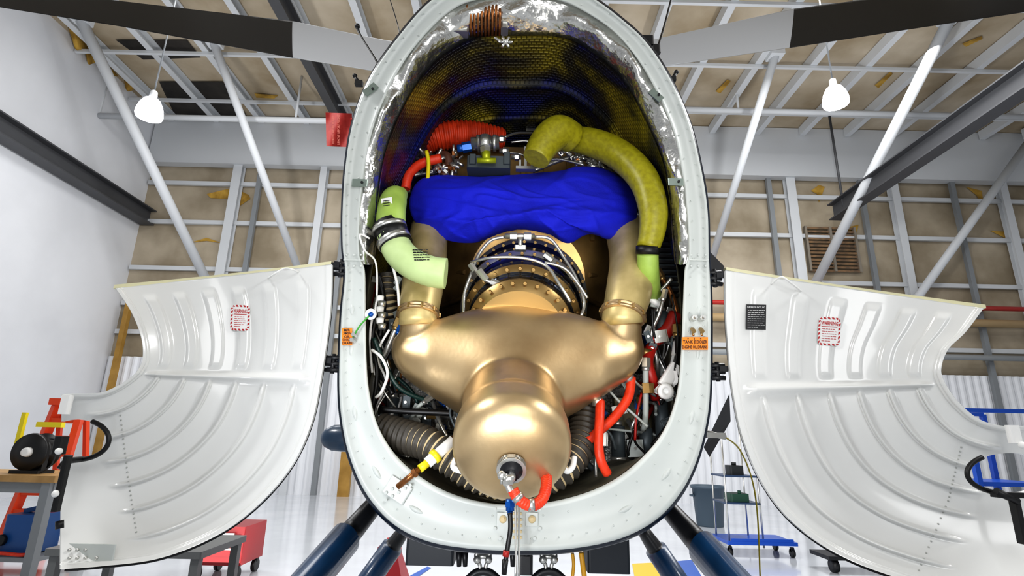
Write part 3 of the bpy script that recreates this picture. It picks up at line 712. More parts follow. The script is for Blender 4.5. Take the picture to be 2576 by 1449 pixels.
for k in range(56):
    u=rnd.uniform(975,1150); v=rnd.uniform(385,500) if u<1040 else rnd.uniform(385,440); a=P(u,v,rnd.uniform(2.3,2.42)); d=Vector((rnd.uniform(-1,1),-.3,rnd.uniform(-1,1))).normalized()
    mb.hexn(a,a+d*.02,.013,rnd.choice((0,0,1))); mb.cyl(a-d*.02,a+d*.05,.007,None,0,10)
for k in range(14):
    a=P(rnd.uniform(1600,1625),rnd.uniform(500,600),2.3); d=Vector((rnd.uniform(-1,1),-.3,rnd.uniform(-1,1))).normalized(); mb.hexn(a,a+d*.02,.012,0); mb.cyl(a,a+d*.04,.006,None,0,10)
mb.sweep(Q([(980,480,2.4),(1030,445,2.4),(1080,435,2.4),(1150,430,2.4)]),.012,10); mb.sweep(Q([(1340,430,2.4),(1450,395,2.4),(1540,440,2.4),(1600,500,2.4)]),.012,10)
mb.sweep(Q([(1350,415,2.3),(1400,400,2.32),(1470,415,2.3)]),.006,10); mb.sweep(Q([(1270,345,2.35),(1300,335,2.4),(1340,335,2.45)]),.006,10); mb.sweep(Q([(970,520,2.35),(1000,450,2.35),(1060,395,2.35)]),.008,10,m=1)
mb.make('engine_plumbing',[steel,copper],heli,'small pipe fittings and tubes',split=True)
mb=MB(); mb.box(P(1048,600,2.3),(.03,.04,.10),None,0,.01); mb.hexn(P(1048,585,2.27),P(1048,585,2.25),.012)
mb.make('engine_mount',ringp,heli)
mb=MB(); mb.box(P(1600,592,2.32),(.04,.05,.07),None,0,.01); mb.hexn(P(1600,592,2.29),P(1600,592,2.27),.012); mb.make('engine_mount',ringp,heli)
mb=MB(); mb.box(P(1315,500,2.65),(1.05,.3,.44),None,0,.05)
for k in range(9): mb.box(P(1315,500,2.5)+Vector((-.46+k*.115,.0,0)),(.02,.04,.44))
mb.make('gearbox_housing',bronze,heli)
c0=P(1178,52,1.88); c1=P(1258,50,1.88); d=(c1-c0); n=9
R0=S(1220,50,1.88,36); pts=[]
X,Yv=basis(d.normalized())
for k in range(n*16+1):
    a=2*math.pi*k/16; pts.append(c0+d*(k/(n*16))+(X*math.cos(a)+Yv*math.sin(a))*R0)
mb=MB(); mb.sweep(pts,.0058,8,res=1); mb.make('capillary_coil',copper,heli,'tightly wound copper coil')
mb=MB(); mb.box(P(1150,40,1.88),(.04,.05,.12),None,0,.01); mb.box(P(1270,40,1.88),(.03,.05,.16),None,0,.008); mb.cyl(P(1140,18,1.86),P(1300,15,1.86),.012); mb.box(P(1160,80,1.88),(.06,.04,.03),None,0,.006)
mb.sweep(Q([(1245,95,1.86),(1255,102,1.86),(1262,104,1.86)]),.006,8)
c=P(1272,106,1.85)
for k in range(6): a=math.pi*2*k/6; mb.cyl(c,c+Vector((math.cos(a)*.028,0,math.sin(a)*.028)),.006,.005,0,8)
mb.sph(c,.012)
mb.make('coil_bracket',steel,heli)
mb=MB(); rows=[[P(lerp(1140,1480,j/12),lerp(-10,45,i/6)+ (abs(j-6)/6)**2*25,1.87+.08*i/6) for j in range(13)] for i in range(7)]
mb.rings(rows,0,False,closed=False); mb.make('upper_plate',M('brown_plate','#8a7a66',.35,.6,col2='#c8c0b4',vs=7),heli)
hosemat=[hoseb,tan]
def bh(pts,px):
    mb=MB(); mb.sweep(Q(pts),[S(*p,px) for p in pts],22,corr=(.005,.024),matl=lambda d:1 if (d/.024)%1>.74 else 0)
    return mb.make('ribbed_air_hose',hosemat,heli,'black ribbed hose with tan stripes')
bh([(960,1082,2.1),(1010,1095,2.06),(1080,1118,2.0),(1130,1152,1.98),(1190,1192,1.98),(1250,1212,2.0),(1310,1220,2.05)],40)
bh([(1476,1030,2.15),(1464,1100,2.08),(1438,1155,2.02),(1395,1195,2.0),(1325,1216,2.05)],38)
bh([(975,690,2.2),(975,740,2.2),(985,810,2.25)],20)
tube('red_hose',[(1588,950,2.1),(1580,1000,2.08),(1545,1050,2.06),(1500,1090,2.04),(1455,1130,2.02)],12,red,heli)
tube('red_hose',[(1510,1010,2.05),(1508,1060,2.0),(1506,1120,1.98),(1512,1160,1.98),(1528,1192,2.0)],12,red,heli)
tube('red_hose',[(1640,860,2.2),(1680,830,2.2),(1700,790,2.2)],18,dred,heli)
tube('red_hose',[(1640,870,2.2),(1628,910,2.15),(1638,950,2.15),(1650,1000,2.2)],15,dred,heli)
mb=MB(); mb.cyl(P(1503,1000,2.05),P(1503,1022,2.05),.020); mb.cyl(P(1575,935,2.1),P(1585,960,2.1),.022); mb.hexn(P(1628,965,2.12),P(1630,990,2.12),.026,1); mb.cyl(P(1626,880,2.17),P(1622,900,2.17),.026,None,1)
mb.make('hose_ferrule',[steel,brass],heli,split=True)
mb=MB(); mb.cyl(P(1140,1108,1.95),P(1075,1165,1.92),.019,None,0); mb.cyl(P(1100,1143,1.925),P(1090,1152,1.92),.024,None,1); mb.cyl(P(1075,1165,1.92),P(1055,1180,1.91),.014,None,1); mb.cyl(P(1055,1180,1.91),P(1000,1225,1.92),.010,None,2); mb.hexn(P(1048,1186,1.91),P(1040,1193,1.91),.016,2)
mb.make('support_strut',[whitep,yellow,copper],heli,'white strut with yellow collar and copper rod')
tube('support_rod',[(1085,1000,2.2),(1105,1060,2.1),(1125,1100,2.05)],5,steel,heli)
mb=MB(); mb.sweep(Q([(1150,1150,1.9),(1140,1175,1.88),(1165,1185,1.86),(1180,1178,1.84)]),.01,10); mb.sweep(Q([(1410,1165,1.86),(1425,1185,1.88),(1440,1175,1.9),(1445,1150,1.92)]),.01,10); mb.make('lifting_lug',whitep,eng,split=True)
mb=MB(); mb.box(P(1685,660,2.28),(.13,.10,.30),None,0,.01)
for k in range(12):
    mb.box(P(1680,590+k*14,2.22),(.09,.02,.012),None,1)
mb.make('oil_cooler',[greyb,black],heli,'dark slotted oil cooler box')
mb=MB(); mb.add(Q([(1640,985,2.15),(1700,925,2.1),(1708,960,2.1),(1670,1000,2.15)]),[(0,1,2,3)],0,False); mb.box(P(1685,945,2.12),(.05,.03,.10),Matrix.Rotation(.6,3,'Y'),0,.01); mb.lathe(P(1672,985,2.1),(0,-1,0),[(0,.03),(.02,.03),(.021,.012),(.005,.012)],0,20)
mb.sweep(Q([(1610,735,2.2),(1640,755,2.2),(1665,770,2.2)]),.014,10); mb.sweep(Q([(1690,930,2.12),(1695,900,2.15),(1700,860,2.2)]),.012,8)
mb.make('white_bracket',whitep,heli,split=True)
mb=MB(); mb.box(P(1590,1045,2.35),(.16,.05,.14),None,0,.01); 
for u,v in ((1560,1020),(1615,1070),(1560,1070)): mb.cyl(P(u,v,2.32),P(u,v,2.29),.008,None,1)
mb.make('relay_plate',[M('beige_plate','#7a745c',.5,.3),steel],heli)
mb=MB(); mb.hexn(P(1597,1018,2.2),P(1618,1020,2.2),.02); mb.cyl(P(1618,1022,2.2),P(1626,1010,2.2),.013,None,1); mb.make('blue_fitting',[bluef,dred],heli)
for u,v,h_ in ((1665,1055,.14),(1555,1110,.12),(1480,1090,.10),(985,1040,.12),(950,880,.14),(1625,1110,.1),(1665,820,.12)):
    mb=MB()
    c=P(u,v,2.25); mb.cyl(c+Vector((0,0,-h_/2)),c+Vector((0,0,h_/2)),.028); mb.cyl(c+Vector((0,0,h_/2)),c+Vector((0,0,h_/2+.02)),.018,None,1); mb.cyl(c+Vector((0,-.0,-h_/2-.012)),c+Vector((0,0,-h_/2)),.032,None,1)
    mb.make('actuator_canister',[greyb,steel],heli,'small dark cylindrical canister')
for pts,r_,mt in (([(930,600,1.95),(905,590,1.93),(918,630,1.95),(945,660,2.0),(948,740,2.05),(940,800,2.05)],.004,whitep),([(985,660,2.05),(1000,720,2.08),(1005,790,2.1)],.006,whitep),
  ([(935,880,2.05),(960,900,2.04),(975,940,2.05),(960,985,2.05),(945,1000,2.06)],.006,whitep),([(940,850,2.05),(975,930,2.08),(1010,980,2.1),(1080,1010,2.15)],.009,dgh),
  ([(960,1030,2.1),(1030,1035,2.1),(1140,1040,2.1)],.012,black),([(950,690,2.15),(965,760,2.15),(955,850,2.15)],.012,black),([(1630,1000,2.2),(1580,1130,2.2),(1600,1160,2.25)],.006,black),
  ([(1690,700,2.15),(1650,740,2.2),(1610,745,2.25)],.008,steel),([(1700,1000,2.08),(1685,1060,2.1),(1640,1120,2.15)],.008,black),([(1000,950,2.2),(1040,990,2.2),(1060,1050,2.2)],.007,dgh),([(1480,1000,2.2),(1475,1060,2.2),(1500,1130,2.25)],.006,steel),
  ([(1500,1200,2.1),(1498,1150,2.1),(1500,1130,2.15)],.006,steel)):
    L3(pts,r_,mt,'wire_harness',heli)
lm=[black,steel,whitep,dred,greyp,black,steel,copper,greyb,steel]
for k in range(84):
    zone=k%4
    if zone==0: us,vs_=(932,1010),(690,1080)
    elif zone==1: us,vs_=(1618,1705),(670,1080)
    elif zone==2: us,vs_=(980,1150),(990,1170)
    else: us,vs_=(1450,1650),(940,1180)
    v0=rnd.uniform(vs_[0],lerp(*vs_,.6)); n=rnd.choice((3,4,5)); L=rnd.uniform(.25,.7)*(vs_[1]-vs_[0]); u=rnd.uniform(*us); pts=[]; Y=rnd.uniform(2.08,2.35)
    for i in range(n):
        pts.append((min(max(u,us[0]),us[1]),min(v0+L*i/(n-1),vs_[1]),Y)); u+=rnd.uniform(-35,35); Y+=rnd.uniform(-.03,.05)
    if k%3==0 and zone in (2,3): pts=[(min(p[0]+(i*40),us[1]),lerp(p[1],pts[0][1],.7),p[2]) for i,p in enumerate(pts)]
    r_=rnd.choice((.004,.005,.006,.008,.012)); mt=rnd.choice(lm); L3(pts,r_,mt,'bay_line',heli)
    if r_>.005:
        a,b_=P(*pts[0]),P(*pts[1]); d=(b_-a).normalized(); mb=MB(); mb.hexn(a-d*.01,a+d*.025,r_*1.6); mb.cyl(a+d*.025,a+d*.04,r_*1.3); mb.make('line_nut',[rnd.choice((steel,brass,bluef,steel))],heli)
for k in range(90):
    sd=rnd.choice((0,1,0,1,2,3)); 
    u,v=[(rnd.uniform(932,1005),rnd.uniform(700,1080)),(rnd.uniform(1620,1705),rnd.uniform(680,1080)),(rnd.uniform(1000,1140),rnd.uniform(1000,1150)),(rnd.uniform(1460,1640),rnd.uniform(970,1150))][sd]
    Y=rnd.uniform(2.15,2.42); mb=MB()
    a=P(u,v,Y); R_=Matrix.Rotation(rnd.uniform(-.6,.6),3,'Y'); sx,sz=rnd.uniform(.02,.06),rnd.uniform(.02,.07); m_=rnd.choice((0,1,1,2))
    mb.box(a,(sx,.008,sz),R_,m_,.004); mb.box(a+R_@Vector((sx/2,.015,0)),(.006,.035,sz),R_,m_); mb.hexn(a,a+Vector((0,-.012,0)),.006,0)
    mb.make('bay_fitting',[steel,greyb,greyp],heli,'small bracket in the engine bay')
mb=MB()
for k in range(6): mb.cyl(P(956+k%2*5,745+k*14,2.05),P(956+k%2*5,758+k*14,2.05),.016,.013,k%2)
mb.make('cable_connector',[whitep,steel],heli)
for u0,u1,v0,v1 in ((1024,1140,1335,1425),(1478,1587,1350,1445)):
    mb=MB(); a=P(u0,v0,2.15); c_=P(u1,v1,2.15); mb.box(((a.x+c_.x)/2,2.22,(a.z+c_.z)/2+.02),(abs(c_.x-a.x),.14,abs(a.z-c_.z)+.04),None,0,.01)
    mb.make('belly_fairing',M('black_box','#20262e',.5),heli,'dark box fairing under the belly')
for u in (1215,1380):
    mb=MB()
    for du in (-14,14):
        mb.sweep(Q([(u+du,1385,2.1),(u+du*1.2,1405,2.1),(u+du*.5,1425,2.1),(u+du,1449,2.1)]),.007,8); mb.sph(P(u+du,1408,2.09),.014)
    mb.cyl(P(u-22,1400,2.1),P(u+22,1400,2.1),.008); mb.sweep(Q([(u-40,1460,2.1),(u-15,1440,2.1),(u+15,1440,2.1),(u+40,1460,2.1)]),.014,10,m=1)
    mb.make('tow_hook',[steel,blackp],heli)
mb=MB()
for u in (1155,1170,1290,1325): mb.cyl(P(u,1385,2.1),P(u,1425,2.1),.012,.008,0)
mb.box(P(1322,1420,2.1),(.05,.05,.06),None,0,.01)
mb.make('drain_stub',blackp,heli,split=True)
for a_,r_ in (([(1440,1392,2.1),(1443,1420,2.1),(1440,1452,2.1)],.006),([(1462,1390,2.1),(1466,1420,2.1),(1470,1452,2.1)],.009)):
    mb=MB(); mb.sweep(Q(a_),r_,8); mb.make('yellow_tube',M('amber_tube','#d8a028',.4),heli)
gear=empty('landing_gear',(BASE.x,BASE.y,0),heli)
def leg(u0,v0,u1,v1,Y0,Y1,w,lab=None):
    a=P(u0,v0,Y0); b_=P(u1,v1,Y1); d=(b_-a).normalized(); k=(a.z-.08)/(-d.z); e=a+d*k
    mb=MB(); X=d.cross(Vector((0,1,0))).normalized(); Yv=Vector((0,1,0)); Yv=(Yv-d*Yv.dot(d)).normalized(); rg=[]
    for t,s_ in ((-.06,.5),(0,.62),(.075,.72),(.09,.74),(.095,1),(.5,1.05),(.9,1),(1,.8)):
        p=a+d*k*t; rg.append([p+X*math.cos(q)*w*s_+Yv*math.sin(q)*w*1.7*s_ for q in [2*math.pi*i/24 for i in range(24)]])
    mb.rings(rg,0,True,matf=lambda i:1 if i<3 else 0); mb.make('gear_leg',[navy2,blackp],gear,'faired dark blue landing gear leg'); return e
e1=leg(940,1272,790,1449,2.15,1.95,.055); e2=leg(1012,1340,935,1449,3.3,3.3,.06)
e3=leg(1690,1290,1830,1449,2.15,1.95,.055); e4=leg(1625,1345,1695,1449,3.3,3.3,.06)
for p,q in ((e1,e2),(e3,e4)):
    mb=MB()
    mb.sweep([(p.x,p.y-.9,.05),(p.x,p.y,.05),(q.x,q.y,.05),(q.x,q.y+.7,.06),(q.x,q.y+1.0,.2)],.05,14); 
    mb.cyl(p+Vector((0,0,-.02)),p+Vector((0,0,.05)),.05); mb.cyl(q+Vector((0,0,-.02)),q+Vector((0,0,.05)),.05)
    mb.make('landing_skid',navy2,gear,'dark blue skid tube')
mb=MB(); c=P(862,1102,2.35); rg=[]
for t,s_ in ((-.09,.05),(-.085,.4),(-.07,.7),(-.04,.95),(0,1),(.3,1)): rg.append([c+Vector((t,0,0))+Vector((0,math.cos(a)*.05*s_,math.sin(a)*.055*s_)) for a in [2*math.pi*i/20 for i in range(20)]])
mb.rings(rg,0,True); mb.make('step_pod',M('pod_blue','#25405a',.35,coat=.3),heli,'rounded blue-grey pod')
hubp=P(1302,190,3.6); rot=empty('main_rotor',hubp,heli)
mb=MB(); mb.cyl((hubp.x,hubp.y,2.9),hubp,.09); mb.lathe(hubp+Vector((0,0,-.1)),(0,0,1),[(0,.1),(.03,.26),(.09,.28),(.14,.2),(.2,.12),(.24,.03)],0,32); mb.make('rotor_hub',blackp,rot)
ba=M('blade_grey','#b4b7bb',.4); bb=M('blade_black','#0e0f12',.5)
def blade(secs,lab):
    mb=MB(); rg=[]
    for (u0,v0,u1,v1,Y,mt) in secs:
        a=P(u0,v0,Y+.12); b_=P(u1,v1,Y-.12); c=(a+b_)/2; h=(b_-a)/2; n=Vector((0,.4,.9)).normalized()
        rg.append([c-h*math.cos(q)+n*math.sin(q)*.018 for q in [2*math.pi*i/20 for i in range(20)]])
    mb.rings(rg,0,True,matf=lambda i:secs[min(i,len(secs)-1)][5]); mb.make('rotor_blade',[ba,bb],rot,lab)
blade([(1270,150,1270,220,3.7,0),(965,100,945,180,3.7,0),(737,53,738,146,3.7,0),(736,53,737,146,3.7,1),(300,2,300,66,4.0,1),(-150,-50,-150,-5,4.3,1)],'rotor blade with grey root and black outer part')
blade([(1330,165,1330,230,3.7,0),(1640,100,1650,170,3.7,0),(1996,22,1984,121,3.7,0),(1997,22,1985,121,3.7,1),(2300,-18,2300,72,3.8,1),(2750,-75,2750,5,4.0,1)],'rotor blade with grey root and black outer part')
mb=MB(); mb.sweep(Q([(899,66,2.4),(905,85,2.4),(945,150,2.35),(965,190,2.3)]),[.013,.006,.006,.008],8); mb.sph(P(899,66,2.4),.015)
mb.sweep(Q([(1690,-10,2.4),(1672,60,2.4),(1645,150,2.3)]),[.006,.006,.008],8); mb.sweep(Q([(975,-20,2.6),(1000,60,2.5),(1010,110,2.3)]),[.003,.003,.003],8)
mb.box(P(1628,105,2.1),(.06,.03,.05),None,0,.01); mb.box(P(1650,125,2.1),(.04,.03,.04),None,0,.01)
mb.make('antenna',black,heli,split=True)
mb=MB(); mb.add([P(1785,632,2.3),P(1822,670,2.5),P(1822,690,2.5),P(1785,700,2.3)],[(0,1,2,3)],0,False); mb.box(P(1800,1095,2.1),(.07,.02,.02),None,1); mb.cyl(P(1775,1088,2.1),P(1825,1100,2.1),.010,None,1)
mb.add([P(1770,1125,2.4),P(1835,990,2.6),P(1838,1060,2.6),P(1785,1150,2.4)],[(0,1,2,3)],0,False)
mb.make('side_fairing',[blackp,steel],heli,split=True)
tube('yellow_cord',[(1825,1100,2.1),(1860,1130,2.2),(1890,1200,2.3),(1905,1290,2.3),(1912,1449,2.3)],2.0,M('cord','#9a8c1c',.5),heli,8)
# ============================================================ blue cloth
mb=MB(); cl=[(1030,515),(1042,470),(1072,447),(1130,441),(1220,445),(1320,437),(1410,430),(1455,419),(1510,422),(1555,442),(1588,475),(1602,520),(1597,560),(1568,592),(1530,602),(1480,590),(1430,612),(1380,592),(1320,580),(1250,592),(1190,611),(1125,604),(1075,584),(1042,555)]
c=cr([Vector(p) for p in cl],10,True); c=resample(c+[c[0]],361)[:-1]; C0=Vector((1315,515)); rg=[]
def ridge(x,y,z,w=7): 
    return max(0,1-abs(noise.noise(Vector((x,y,z))))*w)
for i in range(66):
    t=i/50; row=[]
    for p in c:
        tt_=min(t,1); q=C0+(p-C0)*max(tt_,.01)
        Y=2.15+.13*tt_**4
        if t>1: Y+=.16*(t-1)/.3; q=C0+(p-C0)*(1-.04*((t-1)/.3)**2)
        w=P(q.x,q.y,Y)
        low_=min(1,max(0,(q.y-505)/70)); hi=1-low_
        fold=.016*noise.noise(Vector((q.x*.008,q.y*.016,1)))
        fold+=.018*low_*ridge(q.x*.012+q.y*.004,q.y*.008-q.x*.002,4,4)+.014*low_*ridge(q.x*.02-q.y*.012,q.y*.01,11,4)
        fold+=.008*ridge(q.x*.006+q.y*.010,q.y*.02,7,7)+.006*hi*ridge(q.x*.010-q.y*.014,q.y*.02,2,7)
        fold+=.03*math.exp(-((q.y-548-14*math.sin(q.x*.012))/10)**2)*(.5+.5*noise.noise(Vector((q.x*.01,3,3))))
        row.append(w+Vector((0,-fold*(1 if t<1 else .5),0)))
    rg.append(row)
mb.rings(rg,0,True); mb.make('cover_cloth',blue,None,'bright blue cloth wrapped over the engine intake','cloth')
mb=MB(); rows=[]
for i in range(9):
    rows.append([P(lerp(819,885,j/8)+i*.3,lerp(283,368,i/8)+j*.3,2.45+.012*math.sin(j*.9+i*.5)) for j in range(9)])
mb.rings(rows,0,False,closed=False,sm=True); 
mf=lambda u,v:P(u,v,2.42); mb.text('REMOVE BEFORE FLIGHT',mf,852,326,7,76,1,rot=math.pi/2)
mb.text('REMOVE BEFORE FLIGHT',mf,838,326,6,70,1,rot=math.pi/2)
mb.cyl(P(884,300,2.45),P(910,300,2.3),.006,None,0,8)
mb.make('warning_streamer',[M('red_fabric','#a81c14',.6,col2='#c0342a',vs=20),M('pink_print','#e07868',.6)],None,'red fabric remove-before-flight streamer on the fuselage side','streamer')
# ============================================================ HANGAR
XL,XR,YB,YF,ZC=-10.05,15.5,13.6,-7.0,9.9
wallw=M('white_wall','#e4e6ea',.6,col2='#dadce0',vs=.6)
insul=M('wall_insulation','#8f836e',.7,col2='#bcb09c',vs=.7,bump=.6,bs=2.5)
ceilm=M('ceiling_insulation','#9c8c72',.7,col2='#c8bca8',vs=.6,bump=.6,bs=2)
stm=M('painted_steel','#cccfd2',.5); stg=M('grey_steel','#85898c',.5); std=M('dark_steel','#4a4b4e',.5)
floorm=M('floor_epoxy','#d0d4da',.12,0,col2='#c6cad0',vs=1.5,coat=.3)
def quad(name,pts,mat,kind='structure',**k):
    mb=MB(); mb.add(pts,[(0,1,2,3)],0,False); return mb.make(name,mat,kind=kind,**k)
quad('floor',[(XL,YF,0),(XR,YF,0),(XR,YB,0),(XL,YB,0)],floorm)
quad('wall_back',[(XL,YB,0),(XR,YB,0),(XR,YB,ZC),(XL,YB,ZC)],insul)
quad('wall_left',[(XL,YF,0),(XL,YB,0),(XL,YB,ZC+1),(XL,YF,ZC+1)],wallw)
quad('wall_right',[(XR,YF,0),(XR,YF,ZC),(XR,YB,ZC),(XR,YB,0)],wallw)
quad('ceiling',[(XL,YF,ZC),(XL,YB,ZC),(XR,YB,ZC),(XR,YF,ZC)],ceilm)
mb=MB(); rows=[[],[]]
zt=P(700,905,YB-.1).z; x=XL+.02; k=0
while x<XR:
    y=YB-.08-(.03 if k%4 in(1,2) else 0); rows[0].append((x,y,0.0)); rows[1].append((x,y,zt)); x+=.05; k+=1
mb.rings(rows,0,False,closed=False,sm=False); mb.make('hangar_detail_1',M('corrugated_white','#e6e8ec',.5),kind='structure')
def beamobj(name,a,b_,w,h,mat,label,cat='beam',prof='box',group=None):
    mb=MB(); mb.beam(a,b_,w,h,0,prof); return mb.make(name,mat,label=label,cat=cat,group=group)
zb=P(640,418,YB-.2).z; ztp=ZC-.02
beamobj('eave_beam',(XL+.05,YB-.2,(zb+ztp)/2),(XR-.05,YB-.2,(zb+ztp)/2),.25,ztp-zb,stm,'deep pale grey steel eave beam along the wall')
for u,w in ((578,.24),(635,.12),(800,.18),(865,.12),(1945,.12),(1998,.24),(2180,.12),(2262,.20),(2415,.12),(2540,.20)):
    p=P(u,570,YB-.15); beamobj('wall_column',(p.x,YB-.16,0),(p.x,YB-.16,zb),w,.2 if w>.12 else .1,stm if w>.12 else stg,'pale grey steel wall column',prof='box' if w<=.12 else 'I',group='wall columns')
for v in (465,563,680,770,842):
    z=P(700,v,YB-.1).z; beamobj('wall_girt',(XL+.05,YB-.07,z),(XR-.05,YB-.07,z),.08,.11,stm,'thin grey horizontal wall girt',group='wall girts')
for v,mt,nm_,r_ in ((768,M('red_pipe','#b83028',.4),'fire_pipe',.06),(806,M('tan_pipe','#b49a72',.5),'wall_pipe',.10),(893,M('grey_pipe','#9ea2a4',.4),'wall_pipe',.07)):
    z=P(2200,v,YB-.4).z; x0=P(1790,v,YB-.4).x; mb=MB(); mb.cyl((x0-1.5,YB-.35,z),(XR-.02,YB-.35,z),r_,None,0,16)
    for k in range(4): mb.box((x0+1+k*3,YB-.2,z),(.06,.3,.06))
    mb.make(nm_,mt,label='horizontal pipe fixed along the hangar wall',cat='pipe')
x=XL+.5; k=0
while x<XR:
    beamobj('roof_purlin',(x,4,ZC-.14),(x,YB-.35,ZC-.14),.15,.24,stm,'pale steel roof purlin under insulation',prof='C',group='roof purlins'); x+=1.25; k+=1
for y in (5.5,8.6,10.4,12.2):
    beamobj('roof_strap',(XL+.05,y,ZC-.30),(XR-.05,y,ZC-.30),.07,.07,stm,'thin steel cross strap below purlins',group='roof straps')
p=P(868,370,YB-.5); beamobj('roof_rafter',(p.x,4,ZC-.5),(p.x,YB-.3,ZC-.5),.22,.4,std,'dark steel rafter under the hangar roof',prof='I')
def lump(name,mat,pts,th,label,cat,seed):
    mb=MB(); pts=[Vector((max(Vector(p).x,XL+.1),Vector(p).y,Vector(p).z)) for p in pts]; c=sum(pts,Vector())/len(pts); e=cr(pts,6,True); rg=[]
    for i in range(9):
        t=max(i/8,.02); rg.append([c+(p-c)*t*(1+.15*noise.noise(p*3+Vector((seed,0,0))))+Vector((0,0,-th*(1-t*t)*(1+1.2*noise.noise((c+(p-c)*t)*4)))) for p in e])
    mb.rings(rg,0,True); mb.make(name,mat,label=label,cat=cat)
yel=M('yellow_fibreglass','#c8a24a',.9,col2='#8a6a28',vs=3,bump=.8,bs=8); dk=M('painted_hole_shade','#2a2826',.9,col2='#3c3834',vs=2)
def cz(u,v,dz=.02): 
    return G(u,v,ZC-dz)
lump('loose_insulation',yel,[cz(150,75),cz(180,60),cz(240,130),cz(235,185),cz(200,175),cz(170,110)],.3,'torn yellow fibreglass insulation hanging from the roof','insulation',1)
lump('loose_insulation',yel,[cz(285,205),cz(315,190),cz(350,210),cz(320,222)],.2,'torn yellow fibreglass insulation hanging from the roof','insulation',2)
for n_,q in enumerate(([(290,100),(470,100),(505,145),(360,150)],[(400,205),(560,205),(620,290),(440,290)])):
    mb=MB(); mb.add([cz(*p,.03) for p in q],[(0,1,2,3)],0,False); mb.make('hangar_detail_%d'%(2+n_),dk,kind='structure')  # flat dark quads paint the shade inside holes in the roof insulation
for q in ([(520,488),(570,476),(600,478),(625,490),(630,500),(600,520),(590,498),(560,500),(530,498)],[(480,610),(520,598),(560,612),(520,606)],[(2040,480),(2060,465),(2075,470),(2068,490),(2060,510),(2055,488)],[(2120,575),(2160,565),(2150,610),(2142,585)],[(2490,580),(2560,585),(2565,610),(2540,640),(2535,602)],[(2430,470),(2470,480),(2475,520),(2455,490)]):
    pts=[P(u,v,YB-.02) for u,v in q]; mb=MB(); mb.add(pts,[tuple(range(len(pts)))],0,False); 
    mb.make('wall_tear',yel,label='torn patch of wall insulation',cat='insulation tear')
for q in ([(1800,230),(1830,200),(1838,205),(1812,235)],[(2200,215),(2240,180),(2246,186),(2210,222)],[(1860,130),(1880,110),(1885,116),(1868,136)],[(640,235),(700,240),(690,248),(645,246)],[(2420,110),(2470,90),(2472,98),(2430,118)]):
    mb=MB(); mb.add([cz(*p,.03) for p in q],[(0,1,2,3)],0,False); mb.make('roof_tear',yel,label='yellow torn strip of roof insulation',cat='insulation tear')
tn=7
for (u0,v0,u1,v1,r_) in ((205,52,530,728,.11),(538,108,755,690,.09),(2388,50,2045,725,.11),(1950,140,1788,660,.09),(2600,340,2300,760,.10)):
    a=G(u0,v0,ZC-.3) ; a=a if a.y<13 else P(u0,v0,12.5); b_=P(u1,v1,YB-.42)
    a.x=max(a.x,XL+.2)
    mb=MB(); mb.cyl(a,b_,r_,None,0,16)
    mb.box(a+Vector((0,0,.1)),(.3,.3,.3)); mb.box(b_+Vector((0,.15,0)),(.3,.3,.3))
    mb.make('hangar_detail_%d'%tn,stm,kind='structure'); tn+=1  # these are steel brace pipes from roof to back wall
for (u0,u1,v) in ((140,850,297),(1720,2640,286)):
    a=P(u0,v,11.5); b_=P(u1,v,11.5); z=(a.z+b_.z)/2
    mb=MB(); mb.cyl((max(a.x,XL),11.5,z),(b_.x,11.5,z),.07,None,0,14)
    for t in (.15,.85): mb.cyl((lerp(a.x,b_.x,t),11.5,z),(lerp(a.x,b_.x,t),11.5,ZC-.02),.03,None,0,8)
    mb.make('tie_pipe',stm,label='white horizontal steel tie pipe on hangers',cat='pipe')
a=P(408,548,YB-.1); beamobj('crane_rail',(XL+.25,3,a.z),(XL+.25,YB-.05,a.z),.35,.42,std,'dark steel crane rail running along the wall',prof='I')
a=P(2098,535,12.6); mb=MB(); mb.beam((a.x,4,a.z),(a.x,12.6,a.z),.3,.42,0,'I'); mb.cyl((a.x,12.2,a.z),(a.x,12.2,ZC-.3),.03,None,0,10); mb.cyl((a.x,7,a.z),(a.x,7,ZC-.3),.05,None,0,10)
mb.make('crane_rail',std,label='dark steel crane rail hung from the roof',cat='beam')
a=P(2025,572,YB-.1); b_=P(2165,682,YB-.1); mb=MB(); cx_,cz_=(a.x+b_.x)/2,(a.z+b_.z)/2; ww,hh=b_.x-a.x,a.z-b_.z
for s_ in(-1,0,1): mb.box((cx_+s_*ww/2,YB-.09,cz_),(.06,.1,hh+.06))
for k in range(13): mb.box((cx_,YB-.08,cz_-hh/2+hh*k/12),(ww,.07,.05),Matrix.Rotation(.5,3,'X'),1)
mb.make('window_1',[M('louvre_frame','#8c8478',.5),M('louvre','#9a7a58',.6,col2='#6c5a48',vs=6)],kind='structure')
p=P(310,850,YB-.2); beamobj('wood_post',(p.x,YB-.25,0),(p.x,YB-.25,P(325,760,YB-.25).z),.12,.12,M('wood_post','#b08a44',.6,col2='#94702e',vs=3),'yellowish wooden post against the wall','post')
p=P(868,1200,YB-.3); beamobj('wood_post',(p.x,YB-.3,0),(p.x,YB-.3,P(868,1110,YB-.3).z),.26,.12,M('wood_post','#b08a44',.6),'yellowish wooden post beside the roller door','post')
